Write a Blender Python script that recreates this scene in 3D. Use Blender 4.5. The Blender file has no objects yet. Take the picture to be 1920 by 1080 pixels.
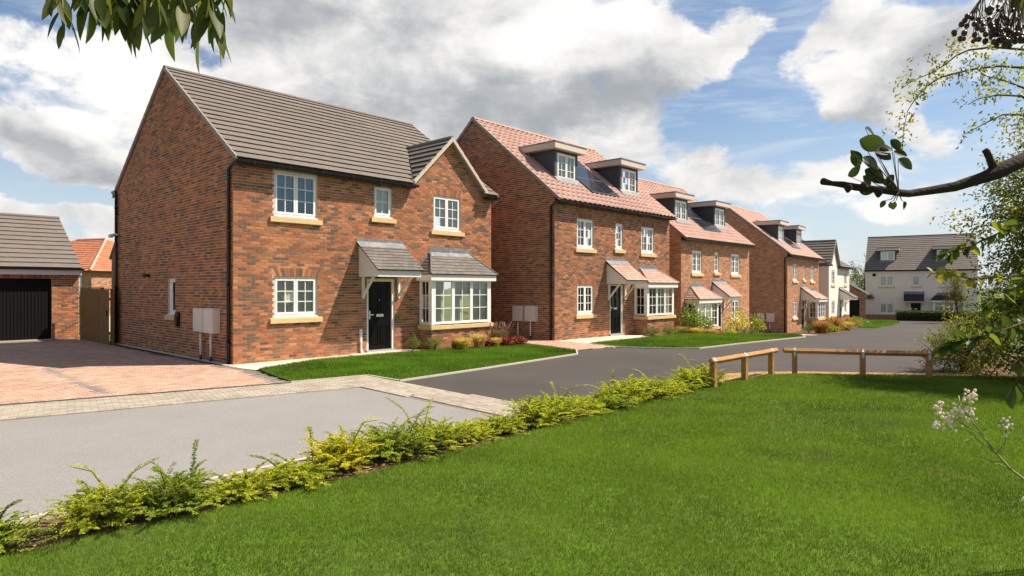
import bpy, math, random
import numpy as np
from mathutils import Vector, Matrix, noise as mnoise

R = math.radians
sc = bpy.context.scene
COL = sc.collection

# ------------------------------------------------------------------ camera
cam_data = bpy.data.cameras.new('camera')
cam_data.sensor_width = 36.0
cam_data.lens = 22.556
cam_data.clip_start = 0.05
cam_data.clip_end = 8000
cam = bpy.data.objects.new('camera', cam_data)
cam.location = (0, 0, 1.9)
cam.rotation_euler = (R(90), 0, 0)
COL.objects.link(cam)
sc.camera = cam

# ------------------------------------------------------------------ sun, sky, exposure
SUN_EL, SUN_AZ = R(52.0), R(83.0)          # azimuth measured from +Y towards +X
sv = Vector((math.cos(SUN_EL) * math.sin(SUN_AZ), math.cos(SUN_EL) * math.cos(SUN_AZ), math.sin(SUN_EL)))
sun_data = bpy.data.lights.new('sun', 'SUN')
sun_data.energy = 5.0
sun_data.angle = R(0.55)
sun_data.color = (1.0, 0.90, 0.77)
sun = bpy.data.objects.new('sun', sun_data)
sun.rotation_euler = sv.to_track_quat('Z', 'Y').to_euler()
COL.objects.link(sun)

world = bpy.data.worlds.new('World')
sc.world = world
world.use_nodes = True


def build_sky():
    nt = world.node_tree
    nt.nodes.clear()
    L = nt.links.new

    def nd(t, **k):
        n = nt.nodes.new(t)
        for a, b in k.items():
            setattr(n, a, b)
        return n

    def mth(op, a, b=None, c=None, clamp=False):
        n = nd('ShaderNodeMath', operation=op, use_clamp=clamp)
        for i, x in enumerate((a, b, c)):
            if x is None:
                continue
            if isinstance(x, (int, float)):
                n.inputs[i].default_value = x
            else:
                L(x, n.inputs[i])
        return n.outputs[0]

    def smooth(x, lo, hi):
        n = nd('ShaderNodeMapRange', interpolation_type='SMOOTHSTEP', clamp=True)
        L(x, n.inputs[0])
        n.inputs[1].default_value = lo
        n.inputs[2].default_value = hi
        return n.outputs[0]

    def mix(f, a, b):
        n = nd('ShaderNodeMix', data_type='RGBA')
        for s, x in ((n.inputs[0], f), (n.inputs[6], a), (n.inputs[7], b)):
            if isinstance(x, (int, float)):
                s.default_value = x
            elif isinstance(x, tuple):
                s.default_value = (*x, 1)
            else:
                L(x, s)
        return n.outputs[2]

    out = nd('ShaderNodeOutputWorld')
    sky = nd('ShaderNodeTexSky', sky_type='NISHITA', sun_disc=False, sun_elevation=SUN_EL, sun_rotation=SUN_AZ)
    sky.air_density, sky.dust_density, sky.ozone_density = 1.0, 0.8, 1.6
    tc = nd('ShaderNodeTexCoord')
    sep = nd('ShaderNodeSeparateXYZ')
    L(tc.outputs['Generated'], sep.inputs[0])
    X, Y, Z = sep.outputs

    def dirnoise(sx, sz, scale, detail, rough, off, dist=0.0):
        mp = nd('ShaderNodeMapping')
        mp.inputs['Scale'].default_value = (sx, sx, sz)
        mp.inputs['Location'].default_value = off
        L(tc.outputs['Generated'], mp.inputs[0])
        n = nd('ShaderNodeTexNoise')
        n.inputs['Scale'].default_value = scale
        n.inputs['Detail'].default_value = detail
        n.inputs['Roughness'].default_value = rough
        n.inputs['Distortion'].default_value = dist
        L(mp.outputs[0], n.inputs['Vector'])
        return n.outputs[0]

    w1 = dirnoise(1.0, 1.4, 5.0, 7.0, 0.58, (9.1, 3.3, 1.2), 0.2)
    w2 = dirnoise(1.0, 1.4, 5.5, 7.0, 0.58, (2.2, 8.8, 6.1), 0.2)
    el0 = mth('ARCSINE', Z)
    az = mth('ADD', mth('ARCTAN2', X, Y), mth('MULTIPLY', mth('SUBTRACT', w1, 0.5), 0.34))
    el = mth('ADD', el0, mth('MULTIPLY', mth('SUBTRACT', w2, 0.5), 0.17))
    F = 1203.0

    def blob(px, py, rx, ry, amp):
        a0 = math.atan((px - 960) / F)
        c = math.cos(a0)
        e0 = math.atan((540 - py) / F * c)
        sa, se = rx / F * c * c, ry / F * c
        u = mth('DIVIDE', mth('SUBTRACT', az, a0), sa)
        v = mth('DIVIDE', mth('SUBTRACT', el, e0), se)
        r2 = mth('ADD', mth('MULTIPLY', u, u), mth('MULTIPLY', v, v))
        return mth('MULTIPLY', mth('EXPONENT', mth('MULTIPLY', r2, -1.0)), amp)

    def total(bl):
        s = None
        for b in bl:
            x = blob(*b)
            s = x if s is None else mth('ADD', s, x)
        return s

    big = dirnoise(1.0, 1.9, 3.4, 9.0, 0.55, (3.1, 1.7, 0.4), 0.35)
    fine = dirnoise(1.0, 1.6, 11.0, 8.0, 0.6, (7.7, 0.2, 2.4), 0.4)
    wisp = dirnoise(1.0, 5.0, 4.5, 7.0, 0.62, (1.7, 5.2, 8.4), 0.8)
    # where the heaps of cloud stand
    heaps = total([(170, 150, 280, 110, .42), (120, 300, 280, 44, .34), (560, 60, 220, 130, .40), (900, 110, 330, 150, .50), (1210, 70, 150, 80, .24),
                   (1340, 95, 110, 60, .22), (1090, 275, 110, 40, .34), (1320, 345, 120, 40, .26), (1560, 40, 120, 80, .34), (1680, 150, 110, 75, .46),
                   (1740, 265, 90, 60, .38), (1480, 350, 130, 26, .22), (1650, 390, 160, 26, .22), (1400, 160, 70, 24, .12), (120, 430, 200, 36, .30), (1830, 90, 130, 80, .2), (1560, 305, 60, 26, .24), (720, 220, 170, 50, .3),
                   (30, 15, 150, 36, -.45), (330, 95, 80, 50, -.30), (1440, 215, 170, 55, -.40), (1290, 20, 50, 30, -.30), (1420, 130, 60, 60, -.2),
                   (60, 378, 190, 22, -.40), (1450, 60, 50, 90, -.34), (1390, 262, 170, 26, -.2), (1610, 100, 50, 26, -.2), (1580, 240, 70, 40, -.2), (1830, 230, 70, 60, -.2)])
    dens = mth('ADD', mth('ADD', mth('MULTIPLY', mth('SUBTRACT', big, 0.5), 1.05), mth('MULTIPLY', mth('SUBTRACT', fine, 0.5), 0.55)), heaps)
    mask = smooth(dens, 0.03, 0.22)
    thin = mth('MULTIPLY', smooth(wisp, 0.42, 0.72), 0.62)
    low = mth('SUBTRACT', 1.0, smooth(el0, 0.0, 0.26))
    thin = mth('MAXIMUM', thin, mth('MULTIPLY', low, 0.72))
    # thick parts seen from below go grey; crests stay white
    grey = total([(170, 310, 330, 46, 1.1), (900, 215, 330, 60, .85), (640, 25, 140, 50, .9), (1130, 180, 130, 60, .7), (480, 40, 120, 60, .5), (740, 150, 150, 60, .5),
                  (1660, 190, 90, 40, .9), (1500, 30, 90, 60, .5), (1840, 50, 120, 45, .6), (1000, 60, 150, 60, -.6), (170, 190, 200, 70, -.4), (560, 150, 120, 50, -.45), (1090, 265, 100, 26, -.6), (140, 110, 200, 60, -.4)])
    under = dirnoise(1.0, 2.2, 5.2, 8.0, 0.6, (3.3, 1.7, 0.66), 0.4)
    shade = mth('ADD', mth('ADD', grey, mth('MULTIPLY', mth('SUBTRACT', under, 0.5), 2.6)), mth('MULTIPLY', mth('SUBTRACT', fine, 0.5), -2.4))
    shade = mth('ADD', shade, mth('MULTIPLY', smooth(dens, 0.10, 0.5), 0.22))
    shade = smooth(shade, -0.75, 1.55)
    cloud = mix(shade, (1.06, 1.035, 1.0), (0.40, 0.425, 0.455))
    skyc = nd('ShaderNodeVectorMath', operation='SCALE')
    L(sky.outputs[0], skyc.inputs[0])
    skyc.inputs['Scale'].default_value = 0.125
    hazec = mix(thin, skyc.outputs[0], (0.70, 0.79, 0.87))
    final = mix(mask, hazec, cloud)
    bg = nd('ShaderNodeBackground')
    L(final, bg.inputs[0])
    bg.inputs[1].default_value = 0.58
    L(bg.outputs[0], out.inputs[0])


build_sky()
sc.view_settings.view_transform = 'Standard'
sc.view_settings.look = 'None'
sc.view_settings.exposure = 0.82
sc.view_settings.gamma = 1.0
sc.view_settings.use_curve_mapping = False
sc.render.engine = 'CYCLES'
sc.cycles.use_denoising = True
sc.cycles.max_bounces = 8
sc.cycles.transparent_max_bounces = 12

rnd = random.Random(11)
nrs = np.random.RandomState(5)


# ------------------------------------------------------------------ terrain
CUT_Y = [-60, 0, 10, 20, 23, 24.5, 26, 27.5, 29, 31, 33, 35, 38, 41, 45, 50, 58, 66, 80, 120, 400, 3000]
CUT_Z = [0, 0, 0, 0, 0, 0, -.03, -.12, -.28, -.5, -.66, -.78, -.9, -1.0, -1.07, -1.14, -1.23, -1.3, -1.3, -1.3, -1.3, -1.3]


def TZ(y):
    return float(np.interp(y, CUT_Y, CUT_Z))


# ------------------------------------------------------------------ materials
MATS = {}


def material(name, color, rough=0.7, var=0.12, scale=6.0, bump=0.0, bscale=60.0, attr=False, spec=0.4, translucent=0.0, metallic=0.0, var2=0.0, scale2=0.7, tint2=None, coat=0.0):
    """Principled surface whose colour wanders with noise; attr=True multiplies the piece colour stored on the mesh."""
    m = bpy.data.materials.new(name)
    m.use_nodes = True
    nt = m.node_tree
    L = nt.links.new
    b = nt.nodes['Principled BSDF']
    b.inputs['Roughness'].default_value = rough
    b.inputs['Specular IOR Level'].default_value = spec
    b.inputs['Metallic'].default_value = metallic
    b.inputs['Coat Weight'].default_value = coat
    tc = nt.nodes.new('ShaderNodeTexCoord')
    if attr:
        a = nt.nodes.new('ShaderNodeAttribute')
        a.attribute_name = 'Col'
        col = a.outputs['Color']
    else:
        c = nt.nodes.new('ShaderNodeRGB')
        c.outputs[0].default_value = (*color, 1)
        col = c.outputs[0]

    def noisefac(sc_, amount, detail=5):
        n = nt.nodes.new('ShaderNodeTexNoise')
        n.inputs['Scale'].default_value = sc_
        n.inputs['Detail'].default_value = detail
        n.inputs['Roughness'].default_value = 0.6
        L(tc.outputs['Object'], n.inputs['Vector'])
        r = nt.nodes.new('ShaderNodeMapRange')
        r.inputs[1].default_value = 0.25
        r.inputs[2].default_value = 0.75
        r.inputs[3].default_value = 1 - amount
        r.inputs[4].default_value = 1 + amount
        L(n.outputs[0], r.inputs[0])
        return r.outputs[0], n.outputs[0]

    def times(c_, f_):
        v = nt.nodes.new('ShaderNodeVectorMath')
        v.operation = 'SCALE'
        L(c_, v.inputs[0])
        L(f_, v.inputs['Scale'])
        return v.outputs[0]

    if var:
        col = times(col, noisefac(scale, var)[0])
    if var2:
        f, raw = noisefac(scale2, var2, 4)
        if tint2:
            mx = nt.nodes.new('ShaderNodeMix')
            mx.data_type = 'RGBA'
            r = nt.nodes.new('ShaderNodeMapRange')
            r.inputs[1].default_value = 0.5
            r.inputs[2].default_value = 0.72
            r.inputs[3].default_value = 0
            r.inputs[4].default_value = var2
            L(raw, r.inputs[0])
            L(r.outputs[0], mx.inputs[0])
            L(col, mx.inputs[6])
            mx.inputs[7].default_value = (*tint2, 1)
            col = mx.outputs[2]
        else:
            col = times(col, f)
    L(col, b.inputs['Base Color'])
    if bump:
        n = nt.nodes.new('ShaderNodeTexNoise')
        n.inputs['Scale'].default_value = bscale
        n.inputs['Detail'].default_value = 6
        L(tc.outputs['Object'], n.inputs['Vector'])
        bp = nt.nodes.new('ShaderNodeBump')
        bp.inputs['Strength'].default_value = bump
        bp.inputs['Distance'].default_value = 0.01
        L(n.outputs[0], bp.inputs['Height'])
        L(bp.outputs[0], b.inputs['Normal'])
    if translucent:
        t = nt.nodes.new('ShaderNodeBsdfTranslucent')
        tcol = nt.nodes.new('ShaderNodeVectorMath')
        tcol.operation = 'MULTIPLY'
        L(col, tcol.inputs[0])
        tcol.inputs[1].default_value = (1.5, 1.55, 0.75)
        L(tcol.outputs[0], t.inputs[0])
        ms = nt.nodes.new('ShaderNodeMixShader')
        ms.inputs[0].default_value = translucent
        L(b.outputs[0], ms.inputs[1])
        L(t.outputs[0], ms.inputs[2])
        L(ms.outputs[0], nt.nodes['Material Output'].inputs[0])
    MATS[name] = m
    return m


material('brick', None, rough=0.85, var=0.16, scale=35, bump=0.5, bscale=90, attr=True, spec=0.25, var2=.17, scale2=.55)
material('mortar', (.55, .435, .305), rough=0.95, var=.12, scale=8, bump=.4, bscale=120, spec=.1)
material('rear_brick', (.24, .10, .06), rough=0.9, var=.25, scale=14, bump=.4, bscale=60, spec=.15)
material('tile', None, rough=0.78, var=.10, scale=9, bump=.25, bscale=80, attr=True, spec=.3, var2=.08, scale2=.5)
material('roof_deck', (.10, .075, .06), rough=.9, var=.1)
material('white_frame', (.78, .765, .73), rough=.32, var=.03, scale=3, spec=.5)
material('white_paint', (.70, .665, .61), rough=.5, var=.04, scale=4, spec=.4)
material('soffit_cream', (.56, .46, .38), rough=.6, var=.05, scale=4)
material('verge', (.27, .225, .185), rough=.75, var=.12, scale=9)
material('cream_verge', (.50, .42, .33), rough=.7, var=.10, scale=9)
material('stone', (.60, .43, .205), rough=.8, var=.10, scale=7, bump=.2, bscale=120, spec=.25)
material('black_plastic', (.012, .011, .011), rough=.35, var=.1, spec=.5)
material('black_door', (.005, .005, .005), rough=.28, var=.05, spec=.16)
material('chrome', (.75, .74, .72), rough=.2, var=.03, metallic=1.0)
material('lead', (.150, .152, .158), rough=.6, var=.22, scale=6, spec=.4, var2=.35, scale2=3, tint2=(.40, .40, .39))
material('dormer_clad', (.050, .053, .058), rough=.55, var=.12, scale=3, spec=.4)
material('solar_glass', (.020, .024, .034), rough=.12, var=.05, spec=.6)
material('aluminium', (.55, .55, .55), rough=.4, var=.05, metallic=.8)
material('dark_frame', (.10, .10, .105), rough=.4, var=.05, metallic=.6)
material('fabric', None, rough=.9, var=.06, scale=8, attr=True, spec=.1)
material('render', (.74, .645, .565), rough=.92, var=.05, scale=3, bump=.25, bscale=150, spec=.1, var2=.06, scale2=.35)
material('meter_plastic', (.64, .585, .52), rough=.5, var=.04, scale=5)
material('oak_timber', (.36, .175, .055), rough=.75, var=.25, scale=12, bump=.3, bscale=60, spec=.3, var2=.35, scale2=4, tint2=(.24, .115, .04))
material('fence_timber', (.205, .118, .048), rough=.85, var=.25, scale=10, bump=.4, bscale=50, spec=.2)
material('galvanised', (.50, .50, .48), rough=.38, var=.1, metallic=.85)
material('garage_door', (.006, .005, .0045), rough=.6, var=.1, spec=.15)
material('red_plastic', (.30, .035, .02), rough=.5, var=.05)
material('asphalt', (.064, .056, .050), rough=.9, var=.36, scale=70, bump=.35, bscale=260, spec=.25, var2=.20, scale2=.45)
material('pale_tarmac', (.238, .224, .210), rough=.93, var=.38, scale=75, bump=.3, bscale=220, spec=.15, var2=.07, scale2=.6)
material('paver', None, rough=.88, var=.14, scale=40, bump=.35, bscale=120, attr=True, spec=.2, var2=.10, scale2=.5)
material('joint_sand', (.20, .155, .115), rough=.95, var=.2, scale=40)
material('concrete', (.46, .41, .335), rough=.9, var=.12, scale=14, bump=.2, bscale=150)
material('pale_gravel', (.60, .51, .40), rough=.95, var=.30, scale=70, bump=.9, bscale=90, spec=.15)
material('flagstone', (.56, .47, .36), rough=.9, var=.08, scale=9, bump=.2, bscale=120)
material('soil', (.13, .080, .048), rough=.97, var=.45, scale=22, bump=1.0, bscale=45, spec=.1)
material('sandy_gravel', (.34, .215, .10), rough=.97, var=.35, scale=35, bump=.9, bscale=60, spec=.1, var2=.3, scale2=3)
material('drain', (.05, .048, .045), rough=.6, var=.1)
material('turf', (.080, .135, .015), rough=.95, var=.30, scale=9, bump=.6, bscale=60, spec=.1, var2=.30, scale2=.6)
material('field', (.09, .11, .035), rough=.95, var=.3, scale=.3, spec=.1, var2=.3, scale2=.05)
material('grass', None, rough=.75, var=0, attr=True, spec=.08, translucent=.35)
material('leaf', None, rough=.5, var=.10, scale=30, attr=True, spec=.3, translucent=.48)
material('dry_leaf', None, rough=.85, var=.15, scale=30, attr=True, spec=.15, translucent=.15)
material('bark', (.036, .022, .015), rough=.9, var=.3, scale=25, bump=.8, bscale=60, spec=.2)
material('twig', (.12, .075, .045), rough=.85, var=.2, scale=25, spec=.2)
material('green_stem', (.24, .25, .085), rough=.7, var=.15, scale=25)
material('berry', (.045, .016, .010), rough=.4, var=.3, scale=20, spec=.5)
material('petal', (.82, .70, .62), rough=.7, var=.12, scale=60, translucent=.2)
material('carpet', (.10, .085, .07), rough=.95, var=.1)


def glass_material():
    m = bpy.data.materials.new('window_glass')
    m.use_nodes = True
    nt = m.node_tree
    L = nt.links.new
    nt.nodes.remove(nt.nodes['Principled BSDF'])
    t = nt.nodes.new('ShaderNodeBsdfTransparent')
    t.inputs[0].default_value = (.90, .93, .91, 1)
    g = nt.nodes.new('ShaderNodeBsdfGlossy')
    g.inputs['Roughness'].default_value = .015
    g.inputs[0].default_value = (.95, .97, 1, 1)
    fr = nt.nodes.new('ShaderNodeFresnel')
    fr.inputs[0].default_value = 1.6
    tc = nt.nodes.new('ShaderNodeTexCoord')
    n = nt.nodes.new('ShaderNodeTexNoise')
    n.inputs['Scale'].default_value = 1.6
    L(tc.outputs['Object'], n.inputs['Vector'])
    bp = nt.nodes.new('ShaderNodeBump')
    bp.inputs['Strength'].default_value = .05
    bp.inputs['Distance'].default_value = .02
    L(n.outputs[0], bp.inputs['Height'])
    L(bp.outputs[0], g.inputs['Normal'])
    mx = nt.nodes.new('ShaderNodeMixShader')
    L(fr.outputs[0], mx.inputs[0])
    L(t.outputs[0], mx.inputs[1])
    L(g.outputs[0], mx.inputs[2])
    L(mx.outputs[0], nt.nodes['Material Output'].inputs[0])
    MATS['window_glass'] = m


glass_material()


# ------------------------------------------------------------------ mesh helpers
def link(name, data, parent=None):
    o = bpy.data.objects.new(name, data)
    COL.objects.link(o)
    if parent is not None:
        o.parent = parent
    return o


def empty(name, loc=(0, 0, 0), rz=0.0, parent=None):
    o = link(name, None, parent)
    o.location = loc
    o.rotation_euler = (0, 0, rz)
    o.empty_display_size = .2
    return o


def tag(o, label=None, category=None, group=None, kind=None):
    if label:
        o['label'] = label
    if category:
        o['category'] = category
    if group:
        o['group'] = group
    if kind:
        o['kind'] = kind
    return o


def set_col(me, cols):
    a = me.attributes.new('Col', 'FLOAT_COLOR', 'POINT')
    arr = np.ones((len(me.vertices), 4), dtype=np.float32)
    arr[:, :3] = cols
    a.data.foreach_set('color', arr.ravel())


def np_mesh(name, V, F, mat, cols=None, smooth=False):
    """V (n,3); F (m,k) with k = 3 or 4."""
    V = np.asarray(V, dtype=np.float32)
    F = np.asarray(F, dtype=np.int32)
    me = bpy.data.meshes.new(name)
    m, k = F.shape
    me.vertices.add(len(V))
    me.vertices.foreach_set('co', V.ravel())
    me.loops.add(m * k)
    me.loops.foreach_set('vertex_index', F.ravel())
    me.polygons.add(m)
    me.polygons.foreach_set('loop_start', np.arange(0, m * k, k, dtype=np.int32))
    me.polygons.foreach_set('loop_total', np.full(m, k, dtype=np.int32))
    me.polygons.foreach_set('use_smooth', np.full(m, smooth, dtype=bool))
    if cols is not None:
        set_col(me, cols)
    me.update(calc_edges=True)
    me.materials.append(MATS[mat])
    return me


BOXF = [(0, 3, 2, 1), (4, 5, 6, 7), (0, 1, 5, 4), (1, 2, 6, 5), (2, 3, 7, 6), (3, 0, 4, 7)]


class MB:
    def __init__(self):
        self.v, self.f, self.c = [], [], []

    def add(self, verts, faces, col=None):
        n = len(self.v)
        self.v += [tuple(p) for p in verts]
        self.f += [tuple(i + n for i in f) for f in faces]
        self.c += [col or (1, 1, 1)] * len(verts)
        return self

    def box(self, a, b, col=None):
        x0, x1 = sorted((a[0], b[0]))
        y0, y1 = sorted((a[1], b[1]))
        z0, z1 = sorted((a[2], b[2]))
        return self.add([(x0, y0, z0), (x1, y0, z0), (x1, y1, z0), (x0, y1, z0), (x0, y0, z1), (x1, y0, z1), (x1, y1, z1), (x0, y1, z1)], BOXF, col)

    def hexa(self, p, col=None):
        """8 points: 4 of one face, then the 4 opposite ones."""
        return self.add(p, BOXF, col)

    def prism(self, ring0, ring1, col=None):
        n = len(ring0)
        faces = [tuple(range(n - 1, -1, -1)), tuple(range(n, 2 * n))]
        faces += [(i, (i + 1) % n, n + (i + 1) % n, n + i) for i in range(n)]
        return self.add(list(ring0) + list(ring1), faces, col)

    def tube(self, pts, radii, n=8, col=None):
        pts = [Vector(p) for p in pts]
        if isinstance(radii, (int, float)):
            radii = [radii] * len(pts)
        base = len(self.v)
        up = Vector((.31, .22, .92))
        for i, p in enumerate(pts):
            d = (pts[min(i + 1, len(pts) - 1)] - pts[max(i - 1, 0)]).normalized()
            a = d.cross(up)
            if a.length < .05:
                a = d.cross(Vector((1, 0, 0)))
            a.normalize()
            b = d.cross(a)
            for k in range(n):
                t = 2 * math.pi * k / n
                self.v.append(tuple(p + (a * math.cos(t) + b * math.sin(t)) * radii[i]))
                self.c.append(col or (1, 1, 1))
        for i in range(len(pts) - 1):
            for k in range(n):
                q = base + i * n
                self.f.append((q + k, q + (k + 1) % n, q + n + (k + 1) % n, q + n + k))
        self.f.append(tuple(base + k for k in range(n - 1, -1, -1)))
        e = base + (len(pts) - 1) * n
        self.f.append(tuple(e + k for k in range(n)))
        return self

    def mesh(self, name, mat, smooth=False, fix=True):
        me = bpy.data.meshes.new(name)
        me.from_pydata(self.v, [], self.f)
        set_col(me, np.array(self.c, dtype=np.float32))
        if smooth:
            me.polygons.foreach_set('use_smooth', np.ones(len(me.polygons), dtype=bool))
        me.materials.append(MATS[mat])
        if fix:
            import bmesh
            bm = bmesh.new()
            bm.from_mesh(me)
            bmesh.ops.recalc_face_normals(bm, faces=bm.faces)
            bm.to_mesh(me)
            bm.free()
        return me

    def build(self, name, mat, parent=None, smooth=False):
        return link(name, self.mesh(name, mat, smooth), parent)


class Plane:
    """A wall face: a along it, z up, d outwards."""

    def __init__(self, O, A, N):
        self.O, self.A, self.N = Vector(O), Vector(A), Vector(N)

    def p(self, a, z, d=0.0):
        return self.O + self.A * a + self.N * d + Vector((0, 0, z))

    def box(self, mb, a0, a1, z0, z1, d0, d1, col=None):
        q = [self.p(a0, z0, d0), self.p(a1, z0, d0), self.p(a1, z0, d1), self.p(a0, z0, d1)]
        r = [v + Vector((0, 0, z1 - z0)) for v in q]
        return mb.hexa(q + r, col)


def jit(c, s, rng=rnd):
    k = 1 + rng.uniform(-s, s)
    return tuple(max(0, x * k * (1 + rng.uniform(-s, s) * .25)) for x in c)


# ------------------------------------------------------------------ brickwork
PAL_RED = [((.405, .158, .064), 4.8), ((.345, .126, .053), 4.4), ((.285, .102, .047), 2.8), ((.190, .096, .055), 2.0), ((.128, .075, .049), 1.5), ((.42, .195, .092), 1.0), ((.225, .118, .067), 1.8)]
PAL_BROWN = [((.365, .146, .064), 3.4), ((.31, .118, .055), 4.2), ((.255, .10, .050), 3.0), ((.172, .088, .053), 2.2), ((.118, .070, .047), 1.3), ((.38, .18, .09), 1.2)]
PAL_ORANGE = [((.46, .228, .118), 4), ((.41, .188, .095), 4), ((.355, .154, .078), 2.6), ((.49, .285, .16), 1.4), ((.27, .13, .072), 1.2)]
PAL_DARK = [((.30, .095, .05), 4), ((.23, .075, .042), 3), ((.16, .06, .038), 2), ((.36, .13, .065), 1.2)]


def pick(pal, rng, a=None, z=None):
    """A brick colour; dark bricks gather in drifts along the courses."""
    k = 1.0
    if a is not None:
        k = math.exp(1.5 * mnoise.noise(Vector((a * .9, z * 2.3, 4.2))))
    ws = [w * (k if c[0] < .26 else 1.0) for c, w in pal]
    t = rng.uniform(0, sum(ws))
    for (c, _), w in zip(pal, ws):
        t -= w
        if t <= 0:
            return jit(c, .12, rng)
    return jit(pal[0][0], .12, rng)


def brick_rects(width, z0, z1, openings, limits=None, start=0.0, rng=rnd, bl=.225, ch=.075):
    """Stretcher-bond bricks (a0, a1, za, zb) of a wall, cut round the openings (functions of z that give the hole)."""
    out = []
    k0 = int(round(z0 / ch))
    for k in range(k0, int(round(z1 / ch))):
        za, zb = k * ch + .0075, (k + 1) * ch - .0075
        zm = (za + zb) / 2
        lo, hi = (start, width) if limits is None else limits(zm)
        if hi - lo < .05:
            continue
        segs = [(lo, hi)]
        for op in openings:
            h = op(zm)
            if h is None:
                continue
            ns = []
            for s in segs:
                if h[1] <= s[0] or h[0] >= s[1]:
                    ns.append(s)
                    continue
                if h[0] > s[0]:
                    ns.append((s[0], h[0]))
                if h[1] < s[1]:
                    ns.append((h[1], s[1]))
            segs = ns
        off = 0.0 if k % 2 == 0 else bl / 2
        for s0, s1 in segs:
            j = math.floor((s0 - off) / bl)
            while off + j * bl < s1:
                b0, b1 = off + j * bl + .0065, off + (j + 1) * bl - .0065
                b0, b1 = max(b0, s0), min(b1, s1)
                if b1 - b0 > .035:
                    out.append((b0, b1, za, zb))
                j += 1
    return out


def bricks_to_mesh(name, plane, quads, cols, proud=.007):
    """quads: list of 4 (a, z) corners each, all proud of the mortar, with side faces."""
    n = len(quads)
    Q = np.array(quads, dtype=np.float64)           # n,4,2
    O, A, N = np.array(plane.O), np.array(plane.A), np.array(plane.N)
    base = O + Q[:, :, :1] * A + Q[:, :, 1:2] * np.array((0, 0, 1.0))
    d = (proud + nrs.uniform(-.0015, .0015, n))[:, None, None]
    V = np.concatenate([base + N * d, base - N * .004], axis=1).reshape(-1, 3)
    i = np.arange(n)[:, None] * 8
    F = np.concatenate([i + np.array(q) for q in ((0, 1, 2, 3), (0, 4, 5, 1), (1, 5, 6, 2), (2, 6, 7, 3), (3, 7, 4, 0))], axis=0)
    # outward winding depends on the handedness of the wall frame
    if np.dot(np.cross(A, (0, 0, 1.0)), N) < 0:
        F = F[:, ::-1]
    return np_mesh(name, V, F, 'brick', np.repeat(np.array(cols), 8, axis=0))


def lay_bricks(wall, plane, rects, extra, pal, rng, parts=0, world=None, name='brick'):
    """Bricks of a wall as children of its core: the nearest 'parts' whole ones as objects, the rest joined."""
    chosen = []
    if parts:
        full = [(i, r) for i, r in enumerate(rects) if r[1] - r[0] > .205]
        full.sort(key=lambda t: (world @ plane.p(t[1][0], t[1][2]) - cam.location).length)
        chosen = [i for i, _ in full[:parts]]
    cs = set(chosen)
    if chosen:
        w, h = .212, .060
        var = []
        for k in range(20):
            lp = Plane((0, 0, 0), plane.A, plane.N)
            c = pick([p for p in pal if (p[0][0] < .26) == (k >= 10)], rng)
            var.append(bricks_to_mesh(name, lp, [[(0, 0), (w, 0), (w, h), (0, h)]], [c], .0075))
        for i in chosen:
            r = rects[i]
            o = link(name, var[rng.randrange(10) + (10 if pick(pal, rng, r[0], r[2])[0] < .25 else 0)], wall)
            o.location = plane.p(r[0], r[2])
    quads = [[(r[0], r[2]), (r[1], r[2]), (r[1], r[3]), (r[0], r[3])] for i, r in enumerate(rects) if i not in cs] + extra
    if quads:
        o = link('brickwork', bricks_to_mesh('brickwork', plane, quads, [pick(pal, rng, q[0][0], q[0][1]) for q in quads]), wall)
        tag(o, kind='stuff')


def wall_core(name, plane, width, z0, z1, holes, parent, mat='mortar', thick=.28, gable=None, start=0.0):
    """Slab behind the bricks with real openings; gable = list of (a, z) points of the part above z1."""
    mb = MB()
    xs = sorted({start, width, *[h[0] for h in holes], *[h[1] for h in holes]})
    xs = [x for x in xs if start <= x <= width]
    for x0, x1 in zip(xs, xs[1:]):
        if x1 - x0 < 1e-4:
            continue
        xm = (x0 + x1) / 2
        cuts = sorted((h[2], h[3]) for h in holes if h[0] < xm < h[1])
        z = z0
        for c0, c1 in cuts:
            if c0 > z:
                plane.box(mb, x0, x1, z, c0, -thick, 0)
            z = max(z, c1)
        if z < z1:
            plane.box(mb, x0, x1, z, z1, -thick, 0)
    if gable:
        mb.prism([plane.p(a, z, 0) for a, z in gable], [plane.p(a, z, -thick) for a, z in gable])
    return mb.build(name, mat, parent)


def hole_fn(h):
    return lambda z: (h[0], h[1]) if h[2] < z < h[3] else None


def arch_fn(a0, a1, z0, z1, splay):
    return lambda z: (a0 - splay * (z - z0) / (z1 - z0) - .004, a1 + splay * (z - z0) / (z1 - z0) + .004) if z0 < z < z1 else None


def arch_bricks(a0, a1, z0, z1, splay):
    n = max(3, int(round((a1 - a0) / .078)))
    q = []
    for i in range(n):
        f0, f1 = i / n, (i + 1) / n
        b0, b1 = a0 + (a1 - a0) * f0 + .005, a0 + (a1 - a0) * f1 - .005
        w = a1 - a0 + 2 * splay
        t0, t1 = a0 - splay + w * f0 + .005, a0 - splay + w * f1 - .005
        q.append([(b0, z0 + .004), (b1, z0 + .004), (t1, z1 - .004), (t0, z1 - .004)])
    return q


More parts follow.
